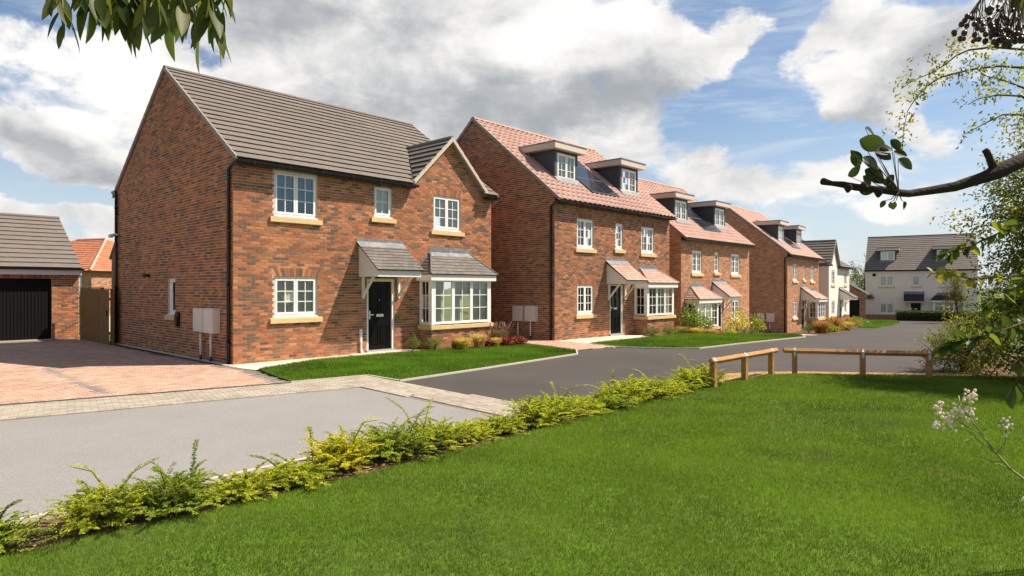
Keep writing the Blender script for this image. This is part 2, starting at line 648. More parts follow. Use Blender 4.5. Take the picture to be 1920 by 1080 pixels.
# ------------------------------------------------------------------ windows
def window(parent, pl, a0, a1, z0, z1, sashes=2, cols=2, rows=3, sill=True, inner='blind', fine=True, rng=rnd, recess=.045, name='window', sill_over=.11):
    mb = MB()
    d0, d1 = -recess - .06, -recess
    fw = .05
    pl.box(mb, a0, a1, z0, z0 + fw + .012, d0, d1)
    pl.box(mb, a0, a1, z1 - fw, z1, d0, d1)
    pl.box(mb, a0, a0 + fw, z0 + fw, z1 - fw, d0, d1)
    pl.box(mb, a1 - fw, a1, z0 + fw, z1 - fw, d0, d1)
    pl.box(mb, a0 - .01, a1 + .01, z0 - .028, z0 + .004, d0, d1 + .055)
    sw = (a1 - a0 - 2 * fw) / sashes
    glass = []
    bars = []
    for s in range(sashes):
        b0, b1 = a0 + fw + s * sw, a0 + fw + (s + 1) * sw
        if s:
            pl.box(mb, b0 - .024, b0 + .024, z0 + fw, z1 - fw, d0, d1 + .002)
            b0 += .006
        e = .052
        y0, y1 = z0 + fw + .008, z1 - fw - .004
        pl.box(mb, b0 + .004, b1 - .004, y0, y0 + e, d0 + .01, d1 + .014)
        pl.box(mb, b0 + .004, b1 - .004, y1 - e, y1, d0 + .01, d1 + .014)
        pl.box(mb, b0 + .004, b0 + e, y0 + e, y1 - e, d0 + .01, d1 + .014)
        pl.box(mb, b1 - e, b1 - .004, y0 + e, y1 - e, d0 + .01, d1 + .014)
        g0, g1, h0, h1 = b0 + e, b1 - e, y0 + e, y1 - e
        bar = MB()
        bw = .011
        for c in range(1, cols):
            x = g0 + (g1 - g0) * c / cols
            pl.box(bar, x - bw, x + bw, h0, h1, d1 - .034, d1 - .008)
        for r in range(1, rows):
            z = h0 + (h1 - h0) * r / rows
            pl.box(bar, g0, g1, z - bw, z + bw, d1 - .033, d1 - .0075)
        bars.append(bar)
        if fine:
            for c in range(cols):
                for r in range(rows):
                    glass.append((g0 + (g1 - g0) * c / cols, g0 + (g1 - g0) * (c + 1) / cols, h0 + (h1 - h0) * r / rows, h0 + (h1 - h0) * (r + 1) / rows))
        else:
            glass.append((g0, g1, h0, h1))
    w = mb.build(name, 'white_frame', parent)
    for g in glass:
        q = MB()
        q.add([pl.p(g[0], g[2], d1 - .022), pl.p(g[1], g[2], d1 - .022), pl.p(g[1], g[3], d1 - .022), pl.p(g[0], g[3], d1 - .022)], [(0, 1, 2, 3)])
        q.build('pane', 'window_glass', w)
    if cols * rows > 1:
        for bar in bars:
            bar.build('glazing_bar', 'white_frame', w)
    if sill:
        s = MB()
        lo, hi = a0 - sill_over, a1 + sill_over
        zt = z0 - .028
        prof = [(-recess, zt), (.072, zt - .022), (.072, zt - .142), (-recess, zt - .142)]
        s.prism([pl.p(lo, z, d) for d, z in prof], [pl.p(hi, z, d) for d, z in prof])
        s.build('sill', 'stone', w)
    dress_window(w, pl, a0 + fw, a1 - fw, z0 + fw, z1 - fw, d0 + .012, inner, rng)
    return w


def dress_window(w, pl, a0, a1, z0, z1, d, inner, rng):
    """Curtains or vertical blinds hanging behind the glass."""
    mb = MB()
    if inner == 'none':
        return
    if inner == 'blind':
        n = max(3, int((a1 - a0) / .085))
        for i in range(n):
            x = a0 + (a1 - a0) * (i + .5) / n
            h = (a1 - a0) / n * rng.uniform(.36, .50)
            tw = rng.uniform(.006, .016)
            c = jit((.80, .79, .68), .06, rng)
            mb.hexa([pl.p(x - h, z0, d - tw), pl.p(x + h, z0, d + tw), pl.p(x + h, z0, d + tw - .002), pl.p(x - h, z0, d - tw - .002),
                     pl.p(x - h, z1, d - tw), pl.p(x + h, z1, d + tw), pl.p(x + h, z1, d + tw - .002), pl.p(x - h, z1, d - tw - .002)], c)
        mb.build('vertical_blind', 'fabric', w)
    elif inner in ('curtain', 'blue_curtain', 'half'):
        c = {'curtain': (.70, .67, .57), 'blue_curtain': (.24, .38, .52), 'half': (.74, .72, .66)}[inner]
        W = (a1 - a0)
        spans = ((a0 - .02, a0 + W * .42), (a1 - W * .42, a1 + .02)) if inner != 'half' else ((a0, a0 + W * .47), (a0 + W * .55, a1))  # 'half': pale pair added to lighten panes that read dark
        for s0, s1 in spans:
            m = MB()
            n = max(6, int((s1 - s0) / .022))
            for i in range(n):
                x0, x1 = s0 + (s1 - s0) * i / n, s0 + (s1 - s0) * (i + 1) / n
                e0, e1 = d + .016 * math.sin(i * 1.25), d + .016 * math.sin((i + 1) * 1.25)
                m.add([pl.p(x0, z0, e0), pl.p(x1, z0, e1), pl.p(x1, z1, e1), pl.p(x0, z1, e0)], [(0, 1, 2, 3)], jit(c, .04, rng))
            m.build('curtain', 'fabric', w)
        if inner == 'blue_curtain':
            m = MB()
            pl.box(m, a0, a1, z0, z1, d - .045, d - .04, (.62, .65, .64))
            m.build('added_blind', 'fabric', w)  # pale blind added to lighten the pane in place of mirrored cloud


# ------------------------------------------------------------------ roofs
def tile_slope(parent, O, A, B, La, Lb, w, g, kind, base, rng, parts=0, world=None, name='roof_tile', keep=None, step=.034):
    """Rows of tiles on a slope: A along the eaves, B up the slope, both unit vectors in the parent's frame."""
    O, A, B = Vector(O), Vector(A), Vector(B)
    N = A.cross(B).normalized()
    if N.z < 0:
        N = -N
    rows = max(1, int(round(Lb / g)))
    g = Lb / rows
    ncol = max(1, int(round(La / w)))
    w = La / ncol

    def tile_geo(wid, col):
        lap = .05
        if kind == 'flat':
            lo, t = step + .012, .018
            e = .0008
            P = [(e, 0, lo - t), (wid - e, 0, lo - t), (wid - e, 0, lo), (e, 0, lo), (e, g + lap, -.002), (wid - e, g + lap, -.002), (wid - e, g + lap, .006), (e, g + lap, .006)]
            Fc = [(0, 1, 2, 3), (3, 2, 6, 7), (0, 3, 7, 4), (1, 5, 6, 2), (4, 7, 6, 5)]
            return P, Fc
        # pantile: a flat pan that rolls up into a bold rounded roll at one side
        prof = [(0, .018), (.12, .004), (.36, .0), (.55, .006), (.68, .032), (.80, .046), (.92, .036), (1.0, .020)]
        P, Fc = [], []
        n = len(prof)
        for b, up, th in ((0, .030, 0), (g + lap, .0, 0)):
            for a, h in prof:
                P.append((a * wid, b, h + up))
        for a, h in prof:
            P.append((a * wid, 0, h + .030 - .026))
        for i in range(n - 1):
            Fc.append((i, i + 1, n + i + 1, n + i))
            Fc.append((2 * n + i, 2 * n + i + 1, i + 1, i))
        return P, Fc

    frames = []
    for j in range(rows):
        sh = (w / 2 if (j % 2 and kind == 'flat') else 0.0)
        for i in range(ncol + (1 if sh else 0)):
            a0 = i * w - sh
            a1 = a0 + w
            a0, a1 = max(0, a0), min(La, a1)
            if a1 - a0 < .03:
                continue
            c = O + A * ((a0 + a1) / 2) + B * ((j + .5) * g)
            if keep and not keep(c):
                continue
            frames.append((a0, a1 - a0, j * g, c))
    idx = set()
    if parts:
        order = sorted((i for i in range(len(frames)) if frames[i][1] > w * .98), key=lambda i: (world @ frames[i][3] - cam.location).length)
        idx = set(order[:parts])
        meshes = []
        for k in range(10):
            P, Fc = tile_geo(w, None)
            meshes.append(MB().add(P, Fc, jit(base, .045 if kind == 'flat' else .10, rng)).mesh(name, 'tile', kind != 'flat', fix=False))
        rot = Matrix((A, B, N)).transposed()
        for i in order[:parts]:
            o = link(name, meshes[rng.randrange(10)], parent)
            m = rot.to_4x4()
            m.translation = O + A * frames[i][0] + B * frames[i][2] + N * (rng.uniform(-.001, .002) + .007 * mnoise.noise(frames[i][3] * .7))
            o.matrix_basis = m
    V, F, C = [], [], []
    for i, fr in enumerate(frames):
        if i in idx:
            continue
        P, Fc = tile_geo(fr[1], None)
        n = len(V)
        c = jit(base, .045 if kind == 'flat' else .10, rng)
        dz = rng.uniform(-.001, .002) + .007 * mnoise.noise(fr[3] * .7)
        for a, b, h in P:
            V.append(O + A * (fr[0] + a) + B * (fr[2] + b) + N * (h + dz))
            C.append(c)
        F += [tuple(n + q for q in f) for f in Fc]
    if F:
        me = np_mesh('roof_tiling', [tuple(v) for v in V], F, 'tile', np.array(C), smooth=False)
        tag(link('roof_tiling', me, parent), kind='stuff')


def stepped_tiles(parent, L0, R0, L1, R1, courses, tw, base, rng, single=True, name='tile', th=.022):
    """Small plain tiles on a trapezoid L0-R0 (eaves) to L1-R1 (head)."""
    L0, R0, L1, R1 = map(Vector, (L0, R0, L1, R1))
    N = (R0 - L0).cross(L1 - L0 if (L1 - L0).length > .01 else R1 - R0).normalized()
    if N.z < 0:
        N = -N
    out = MB()
    for k in range(courses):
        f0, f1 = k / courses, min(1, (k + 1.25) / courses)
        a, b = L0.lerp(L1, f0), R0.lerp(R1, f0)
        c, d = L0.lerp(L1, f1), R0.lerp(R1, f1)
        W = (b - a).length
        n = max(1, int(round(W / tw)))
        cuts = [0.0] + [(i + (.5 if k % 2 else 0)) / n for i in range(n + 1)] + [1.0]
        cuts = sorted({round(x, 4) for x in cuts if 0 <= x <= 1})
        for s0, s1 in zip(cuts, cuts[1:]):
            if (s1 - s0) * W < .02:
                continue
            e = .002 / max(W, .1)
            p0, p1, p2, p3 = a.lerp(b, s0 + e), a.lerp(b, s1 - e), c.lerp(d, s1 - e), c.lerp(d, s0 + e)
            col = jit(base, .16, rng)
            P = [p0 + N * .006, p1 + N * .006, p2 - N * .002, p3 - N * .002, p0 + N * (.006 + th), p1 + N * (.006 + th), p2 + N * .008, p3 + N * .008]
            if single:
                MB().hexa(P, col).build(name, 'tile', parent)
            else:
                out.hexa(P, col)
    if not single:
        tag(out.build('tiling', 'tile', parent), kind='stuff')


GREY_TILE = (.158, .132, .110)
RED_TILE = (.44, .265, .205)


def canopy(house, x0, x1, zt, ze, zb, d, tile, rng, single=True, mirror_hidden=False):
    """Lean-to porch roof: cheeks, tiles, lead flashing, fascia and two gallows brackets."""
    mb = MB()
    for x, e in ((x0 + .05, .03), (x1 - .08, .03)):
        prof = [(-.004, zb), (-d + .04, zb), (-d + .04, ze - .03), (-.004, zt - .10)]
        mb.prism([(x, y, z) for y, z in prof], [(x + e, y, z) for y, z in prof])
    mb.box((x0 + .08, -d + .04, zb + .01), (x1 - .08, -.01, zb + .03))
    can = mb.build('door_canopy', 'white_paint', house)
    fa = MB().box((x0 + .04, -d - .0, zb), (x1 - .04, -d + .03, ze - .02))
    fa.build('fascia', 'white_paint', can)
    dk = MB()
    sl = (zt - ze) / d
    P = [(x0, -d - .04, ze - sl * .04 - .035), (x1, -d - .04, ze - sl * .04 - .035), (x1, -.002, zt - .035), (x0, -.002, zt - .035)]
    dk.hexa([Vector(p) for p in P] + [Vector(p) + Vector((0, 0, .03)) for p in P])
    dk.build('roof_deck', 'roof_deck', can)
    stepped_tiles(can, (x0 - .02, -d - .07, ze - sl * .07), (x1 + .02, -d - .07, ze - sl * .07), (x0 - .02, -.10, zt - sl * .10), (x1 + .02, -.10, zt - sl * .10), 8, .18, tile, rng, single)
    fl = MB()
    fl.hexa([(x0 - .03, -.20, zt - sl * .20 + .032), (x1 + .03, -.20, zt - sl * .20 + .032), (x1 + .03, -.012, zt + .03), (x0 - .03, -.012, zt + .03),
             (x0 - .03, -.20, zt - sl * .20 + .040), (x1 + .03, -.20, zt - sl * .20 + .040), (x1 + .03, -.012, zt + .045), (x0 - .03, -.012, zt + .045)])
    fl.box((x0 - .03, -.0125, zt + .0), (x1 + .03, -.009, zt + .13))
    fl.build('lead_flashing', 'lead', can)
    for x in (x0 + .14, x1 - .20):
        b = MB()
        b.box((x, -.075, zb - .62), (x + .065, -.009, zb))
        t = .045
        b.hexa([(x + .004, -.07, zb - .57), (x + .061, -.07, zb - .57), (x + .061, -d * .62, zb - .005), (x + .004, -d * .62, zb - .005),
                (x + .004, -.07, zb - .57 + .075), (x + .061, -.07, zb - .57 + .075), (x + .061, -d * .62 + .075, zb - .005), (x + .004, -d * .62 + .075, zb - .005)])
        b.build('gallows_bracket', 'white_paint', can)
    return can


def bay(house, x0, x1, d, zs, ze, zt, tile, pal, rng, fine=True, zbase=-.15, flash=.25, single=True, inner='blind', roof=None):
    """Square bay: brick base, stone sill, windows on three faces, hipped tiled roof."""
    root = empty('bay_window', parent=house)
    # brick base
    fp = Plane((x0, -d, 0), (1, 0, 0), (0, -1, 0))
    lp = Plane((x0, 0, 0), (0, -1, 0), (-1, 0, 0))
    W = x1 - x0
    core = MB().box((x0, -d, zbase), (x1, 0, zs - .14)).build('base', 'mortar', root)
    q = []
    for pl, wd in ((fp, W), (lp, d)):
        r = brick_rects(wd, zbase, zs - .14, [], rng=rng)
        qq = [[(a, z), (b, z), (b, y), (a, y)] for a, b, z, y in r]
        o = link('base_brickwork', bricks_to_mesh('base_brickwork', pl, qq, [pick(pal, rng) for _ in qq]), root)
        tag(o, kind='stuff')
    s = MB()
    o = .075
    s.hexa([(x0 - o, -d - o, zs - .135), (x1 + o, -d - o, zs - .135), (x1 + o, -.009, zs - .135), (x0 - o, -.009, zs - .135),
            (x0 - o, -d - o, zs - .02), (x1 + o, -d - o, zs - .02), (x1 + o, -.009, zs), (x0 - o, -.009, zs)])
    s.build('sill', 'stone', root)
    # corner posts and frames
    for x in (x0, x1 - .11):
        MB().box((x, -d, zs), (x + .11, -d + .11, ze - .19)).build('corner_post', 'white_frame', root)
    for x in (x0, x1 - .07):
        MB().box((x, -.07, zs), (x + .07, -.009, ze - .19)).build('wall_post', 'white_frame', root)

    def flat_win(pl, a0, a1, n):
        mb = MB()
        z0, z1 = zs + .02, ze - .19
        fw = .055
        pl.box(mb, a0, a1, z0, z0 + fw + .02, -.07, -.0)
        pl.box(mb, a0, a1, z1 - fw, z1, -.07, -.0)
        sw = (a1 - a0) / n
        for k in range(n):
            b0, b1 = a0 + k * sw, a0 + (k + 1) * sw
            pl.box(mb, b0, b0 + fw, z0, z1, -.07, .004)
            pl.box(mb, b1 - fw, b1 - .002, z0, z1, -.07, .004)
            g0, g1, h0, h1 = b0 + fw, b1 - fw, z0 + fw + .02, z1 - fw
            bar = MB()
            bw = .011
            pl.box(bar, (g0 + g1) / 2 - bw, (g0 + g1) / 2 + bw, h0, h1, -.044, -.016)
            for r in (1, 2):
                z = h0 + (h1 - h0) * r / 3
                pl.box(bar, g0, g1, z - bw, z + bw, -.043, -.0155)
            bar.build('glazing_bar', 'white_frame', root)
            cells = [(g0 + (g1 - g0) * c / 2, g0 + (g1 - g0) * (c + 1) / 2, h0 + (h1 - h0) * r / 3, h0 + (h1 - h0) * (r + 1) / 3) for c in range(2) for r in range(3)] if fine else [(g0, g1, h0, h1)]
            for g in cells:
                MB().add([pl.p(g[0], g[2], -.03), pl.p(g[1], g[2], -.03), pl.p(g[1], g[3], -.03), pl.p(g[0], g[3], -.03)], [(0, 1, 2, 3)]).build('pane', 'window_glass', root)
            if pl is fp:
                dress_window(root, pl, b0 + .02, b1 - .02, zs + .04, ze - .2, -.085, inner if k != 1 or inner != 'dark' else 'curtain', rng)
        mb.build('window_frame', 'white_frame', root)

    flat_win(fp, .10, W - .10, 3)
    flat_win(lp, .06, d - .10, 1)
    rp = Plane((x1, 0, 0), (0, -1, 0), (1, 0, 0))
    flat_win(rp, .06, d - .10, 1)
    # fascia and roof
    f = MB()
    o = .13
    f.box((x0 - o, -d - o, ze - .20), (x1 + o, -.009, ze - .02))
    f.build('fascia', 'white_paint', root)
    rr = .17
    e0 = Vector((x0 - rr, -d - rr, ze - .01))
    e1 = Vector((x1 + rr, -d - rr, ze - .01))
    w0, w1 = Vector((x0 - rr, -.012, ze - .01)), Vector((x1 + rr, -.012, ze - .01))
    ins = d * .72
    t0, t1 = Vector((x0 + ins, -.03, zt)), Vector((x1 - ins, -.03, zt))
    dk = MB()
    dk.add([e0, e1, t1, t0, w0, w1], [(0, 1, 2, 3), (0, 3, 4), (1, 5, 2), (0, 4, 5, 1), (4, 3, 2, 5)])
    dk.build('roof_deck', 'roof_deck', root)
    stepped_tiles(root, e0, e1, t0, t1, 7, .19, tile, rng, single)
    stepped_tiles(root, w0, e0, t0 + Vector((-.02, 0, 0)), t0, 7, .19, tile, rng, single)
    stepped_tiles(root, e1, w1, t1, t1 + Vector((.02, 0, 0)), 7, .19, tile, rng, False)
    for a, b in ((e0, t0), (e1, t1)):
        h = MB()
        h.tube([a + Vector((0, 0, .03)), b + Vector((0, 0, .03))], .028, 6)
        h.c = [tile] * len(h.v)
        h.build('hip', 'tile', root)
    fl = MB()
    fl.box((x0 + ins - .06, -.0125, zt - .05), (x1 - ins + .06, -.009, zt + flash - .05))
    fl.hexa([t0 + Vector((-.10, -.14, -.10)), t1 + Vector((.10, -.14, -.10)), t1 + Vector((.06, .012, .03)), t0 + Vector((-.06, .012, .03)),
             t0 + Vector((-.10, -.14, -.088)), t1 + Vector((.10, -.14, -.088)), t1 + Vector((.06, .012, .045)), t0 + Vector((-.06, .012, .045))])
    n = 5
    for k in range(n):                               # stepped soakers up the hip
        for p, q, sgn in ((w0, t0, 1), (w1, t1, -1)):
            a = p.lerp(q, k / n)
            b = p.lerp(q, (k + 1) / n)
            fl.box((min(a.x, b.x), -.0125, a.z + .02), (max(a.x, b.x), -.0095, b.z + .09))
    fl.build('lead_flashing', 'lead', root)
    # floor slab of the bay so that the room is closed
    MB().box((x0 + .02, -d + .02, zs - .16), (x1 - .02, -.02, zs - .145)).build('window_board', 'white_paint', root)
    return root


def door_set(house, x0, x1, z0, z1, rng, glazed=False):
    """Panelled black front door in a white frame."""
    pl = Plane((0, 0, 0), (1, 0, 0), (0, -1, 0))
    fr = MB()
    for a, b in ((x0, x0 + .07), (x1 - .07, x1)):
        pl.box(fr, a, b, z0, z1, -.12, -.02)
    pl.box(fr, x0 + .07, x1 - .07, z1 - .07, z1, -.12, -.02)
    a0, a1 = x0 + .075, x1 - .075
    lf = MB()
    pl.box(lf, a0, a1, z0 + .06, z1 - .075, -.115, -.07)
    dr = lf.build('front_door', 'black_door', house)
    fr.build('door_frame', 'white_frame', dr)
    st = MB()
    pl.box(st, x0 - .02, x1 + .02, z0 - .03, z0 + .055, -.10, .05)
    st.build('threshold', 'aluminium', dr)
    w = a1 - a0
    H = z1 - .075 - z0 - .06
    for k in range(2):
        c0 = a0 + w * (.14 + .40 * k)
        for f0, f1 in ((.08, .36), (.50, .93)):
            p = MB()
            za, zb = z0 + .06 + H * f0, z0 + .06 + H * f1
            gl = glazed and f1 > .9
            for q in ((c0, c0 + w * .32, za, za + .03), (c0, c0 + w * .32, zb - .03, zb), (c0, c0 + .03, za + .03, zb - .03), (c0 + w * .32 - .03, c0 + w * .32, za + .03, zb - .03)):
                pl.box(p, *q, -.072, -.056)
            p.build('panel_moulding', 'black_door', dr)
            if gl:
                g = MB()
                pl.box(g, c0 + .03, c0 + w * .32 - .03, za + .03, zb - .03, -.069, -.066)
                g.build('door_light', 'solar_glass', dr)
    h = MB()
    pl.box(h, a0 + w * .36, a0 + w * .66, z0 + 1.02, z0 + 1.10, -.07, -.052)
    h.build('letter_plate', 'chrome', dr)
    h = MB()
    pl.box(h, a0 + .04, a0 + .085, z0 + .96, z0 + 1.2, -.07, -.055)
    pl.box(h, a0 + .05, a0 + .19, z0 + 1.07, z0 + 1.10, -.05, -.03)
    h.build('door_handle', 'chrome', dr)
    MB().tube([pl.p((a0 + a1) / 2, z0 + 1.52, -.072), pl.p((a0 + a1) / 2, z0 + 1.52, -.06)], .012, 8).build('door_viewer', 'chrome', dr)
    return dr


def dormer(house, x0, x1, y, zroof, slope, z0, z1, rng, fine=True):
    """Flat-roofed dormer with dark cladding and a deep pale fascia."""
    zt = z1 + .10
    depth = (zt - zroof(y)) / slope + .15
    pl = Plane((0, y, 0), (1, 0, 0), (0, -1, 0))
    zb = zroof(y) - .05
    wx0, wx1 = x0 + .14, x1 - .14
    mb = MB()
    for a, b in ((x0, wx0), (wx1, x1)):
        pl.box(mb, a, b, zb, zt, -.12, 0)
    pl.box(mb, wx0, wx1, zb, z0, -.12, 0)
    pl.box(mb, wx0, wx1, z1, zt, -.12, 0)
    for xa, xb in ((x0, x0 + .10), (x1 - .10, x1)):
        mb.prism([(xa, y + .12, zb), (xa, y + depth, zt), (xa, y + .12, zt)], [(xb, y + .12, zb), (xb, y + depth, zt), (xb, y + .12, zt)])
    d = mb.build('dormer', 'dormer_clad', house)
    window(d, pl, wx0, wx1, z0, z1, 2, 2, 3, sill=False, inner='half', fine=fine, rng=rng, recess=.01, name='dormer_window')
    f = MB()
    f.box((x0 - .26, y - .24, zt + .0), (x1 + .26, y + depth + .35, zt + .22))
    f.build('fascia', 'soffit_cream', d)
    c = MB()
    c.box((x0 - .28, y - .26, zt + .222), (x1 + .28, y + depth + .37, zt + .265))
    c.build('flat_roof', 'lead', d)
    a = MB()
    s = slope
    za = zroof(y)
    a.hexa([(x0 - .02, y - .24, za - .24 * s + .055), (x1 + .02, y - .24, za - .24 * s + .055), (x1 + .02, y - .004, za + .06), (x0 - .02, y - .004, za + .06),
            (x0 - .02, y - .24, za - .24 * s + .062), (x1 + .02, y - .24, za - .24 * s + .062), (x1 + .02, y - .004, za + .13), (x0 - .02, y - .004, za + .13)])
    a.build('lead_apron', 'lead', d)
    return d


def meter_box(house, y0, y1, z0, z1, rng):
    m = MB().box((-.19, y0, z0), (-.008, y1, z1)).build('meter_box', 'meter_plastic', house)
    d = MB().box((-.20, y0 + .03, z0 + .03), (-.192, y1 - .03, z1 - .03))
    d.build('meter_door', 'meter_plastic', m)
    ym = (y0 + y1) / 2 + .04
    MB().tube([(-.10, ym, z0), (-.10, ym, .0)], .028, 8).build('conduit', 'white_paint', m, True)
    MB().tube([(-.10, ym, .14), (-.10, ym, -.05)], .036, 8).build('conduit_shoe', 'black_plastic', m, True)


def build_house(name, label, C, ang, S, seed):
    """A detached house in its own frame: front on y = 0 facing -y, left flank on x = 0."""
    rng = random.Random(seed)
    house = empty(name, C, ang)
    tag(house, label, 'house', 'houses along the street')
    W, D, H, rise = S['W'], S['D'], S['H'], S['rise']
    world = Matrix.Translation(Vector(C)) @ Matrix.Rotation(ang, 4, 'Z')
    slope = rise / (D / 2)
    z0 = S.get('z0', -.15)
    pal = S.get('pal', PAL_RED)
    wallmat = S.get('wall', 'brick')
    fine = S.get('fine', True)
    single = S.get('single', True)
    front = Plane((0, 0, 0), (1, 0, 0), (0, -1, 0))
    left = Plane((0, 0, 0), (0, 1, 0), (-1, 0, 0))
    wins = S['windows']
    holes = [(w[0], w[1], w[2], w[3]) for w in wins]
    if 'door' in S:
        d = S['door']
        holes.append((d[0], d[1], d[2], d[3]))
    bayhole = None
    if 'bay' in S:
        b = S['bay']
        bayhole = (b['x0'] + .15, b['x1'] - .15, b['zs'], b['ze'] - .15)
        holes.append(bayhole)
    lholes = [(w[0], w[1], w[2], w[3]) for w in S.get('side_windows', [])]
    G = S.get('gable')
    gab = None
    if G:
        gab = [(G['x'] - G['half'], H), (G['x'] + G['half'], H), (G['x'], H + G['half'] * G['slope'])]
    core = {'brick': 'mortar', 'render': 'render'}[wallmat]
    fw = wall_core('front_wall', front, W, z0 - .5, H, holes, house, core, gable=gab)
    lw = wall_core('side_wall', left, D - .28, z0 - .5, H, lholes, house, core if wallmat == 'brick' or S.get('render_side', True) else 'mortar', gable=[(0, H), (D - .28, H), (D - .28, H + .28 * slope), (D / 2, H + rise)], start=.28)
    if wallmat == 'brick':
        ops = [hole_fn(h) for h in holes]
        extra = []
        for w in wins:
            if len(w) > 4 and w[4].get('arch'):
                sp = .11
                ops.append(arch_fn(w[0], w[1], w[3], w[3] + .225, sp))
                extra += arch_bricks(w[0], w[1], w[3], w[3] + .225, sp)

        def lim(z):
            if z <= H:
                return (-.007, W)
            if G and z < H + G['half'] * G['slope'] - .04:
                k = (z - H) / G['slope']
                return (G['x'] - G['half'] + k, G['x'] + G['half'] - k)
            return (0, 0)
        rects = brick_rects(W, z0, H + (G['half'] * G['slope'] if G else 0), ops, lim, rng=rng)
        np_ = S.get('brick_parts', (0, 0))
        lay_bricks(fw, front, rects, extra, pal, rng, np_[0], world)

        def llim(z):
            if z <= H:
                return (0, D)
            k = (z - H) / slope
            return (k, D - k)
        rects = brick_rects(D, z0, H + rise - .08, [hole_fn(h) for h in lholes], llim, rng=rng)
        lay_bricks(lw, left, rects, [], pal, rng, np_[1], world)
    elif S.get('plinth'):
        r = brick_rects(W, z0, S['plinth'], [hole_fn(h) for h in holes], rng=rng)
        lay_bricks(fw, front, r, [], PAL_DARK, rng)
        r = brick_rects(D, z0, S['plinth'], [], rng=rng)
        lay_bricks(lw, left, r, [], PAL_DARK, rng)
    # rear and right walls, floor: close the box
    rm = 'rear_brick' if wallmat == 'brick' else 'render'
    MB().box((.0, D - .28, z0 - .5), (W, D, H + .01)).build('rear_wall', rm, house)
    MB().prism([(W - .28, 0.281, z0 - .5), (W - .28, D - .281, z0 - .5), (W - .28, D - .281, H + .281 * slope - .02), (W - .28, D / 2, H + rise), (W - .28, .281, H + .281 * slope - .02)],
               [(W, .281, z0 - .5), (W, D - .281, z0 - .5), (W, D - .281, H + .281 * slope - .02), (W, D / 2, H + rise), (W, .281, H + .281 * slope - .02)]).build('far_side_wall', rm, house)
    MB().box((.29, .29, .02), (W - .29, D - .29, .06)).build('ground_floor', 'carpet', house)
    MB().box((.29, .29, 2.55), (W - .29, D - .29, 2.75)).build('upper_floor', 'carpet', house)
    # roof
    ov, vo = .26, .06
    zr = lambda y: H + .06 + slope * y
    roof = MB()
    th = .07
    for s in (0, 1):
        f = (lambda y: y) if s == 0 else (lambda y: D - y)
        parts = [(-vo, W + vo, -ov)]
        if G and s == 0:                             # no eaves across the front gable
            parts = [(-vo, G['x'] - G['half'], -ov), (G['x'] - G['half'], G['x'] + G['half'], .02), (G['x'] + G['half'], W + vo, -ov)]
        for xa, xb, y0 in parts:
            P = [(xa, f(y0), zr(y0)), (xb, f(y0), zr(y0)), (xb, f(D / 2), zr(D / 2)), (xa, f(D / 2), zr(D / 2))]
            roof.prism([(x, y, z - th) for x, y, z in P], P)
    rf = roof.build('roof', 'roof_deck', house)
    cb = math.cos(math.atan(slope))
    A, B = Vector((1, 0, 0)), Vector((0, cb, cb * slope))
    tile = S['tile']
    base = S.get('tile_col', GREY_TILE if tile == 'flat' else RED_TILE)

    def keep(c):
        if G:                                        # under the front gable nothing of the main roof shows
            k = (H + .1 + G['half'] * G['slope']) - abs(c.x - G['x']) * G['slope']
            if abs(c.x - G['x']) < G['half'] + .05 and (c.y < .2 or c.z < k - .35):
                return False
        for dm in S.get('dormers', []):
            if dm[0] + .1 < c.x < dm[1] - .1 and dm[2] + .25 < c.y < dm[2] + .9:
                return False
        return True
    tile_slope(rf, (-vo + .02, -ov - .03, zr(-ov - .03) + .004), A, B, W + 2 * vo - .04, (D / 2 + ov + .03) / cb, .30, .325, tile, base, rng, S.get('tile_parts', 0), world, keep=keep)
    # ridge tiles
    n = int(round((W + 2 * vo) / .45))
    for i in range(n):
        x0_, x1_ = -vo + (W + 2 * vo) * i / n + .004, -vo + (W + 2 * vo) * (i + 1) / n - .004
        mb = MB()
        ring = [(.13 * math.cos(t), .085 * math.sin(t)) for t in np.linspace(0, math.pi, 7)]
        mb.prism([(x0_, D / 2 + a, zr(D / 2) - .02 + b) for a, b in ring], [(x1_, D / 2 + a, zr(D / 2) - .02 + b) for a, b in ring], jit(base, .08, rng))
        mb.build('ridge_tile', 'tile', rf)
    # verges
    vm = S.get('verge', 'verge')
    for x in (-vo - .012, W + vo - .03):
        for s in (0, 1):
            f = (lambda y: y) if s == 0 else (lambda y: D - y)
            mb = MB()
            nseg = 17
            for k in range(nseg):
                ya, yb = -ov - .03 + (D / 2 + ov + .03) * k / nseg, -ov - .03 + (D / 2 + ov + .03) * (k + 1) / nseg
                P = [(x, f(ya), zr(ya) - .075), (x + .05, f(ya), zr(ya) - .075), (x + .05, f(yb), zr(yb) - .075), (x, f(yb), zr(yb) - .075)]
                Q = [(x, f(ya), zr(ya) + .062), (x + .05, f(ya), zr(ya) + .062), (x + .05, f(yb), zr(yb) + .045), (x, f(yb), zr(yb) + .045)]
                mb.hexa(P + Q)
            mb.build('verge', vm, rf)
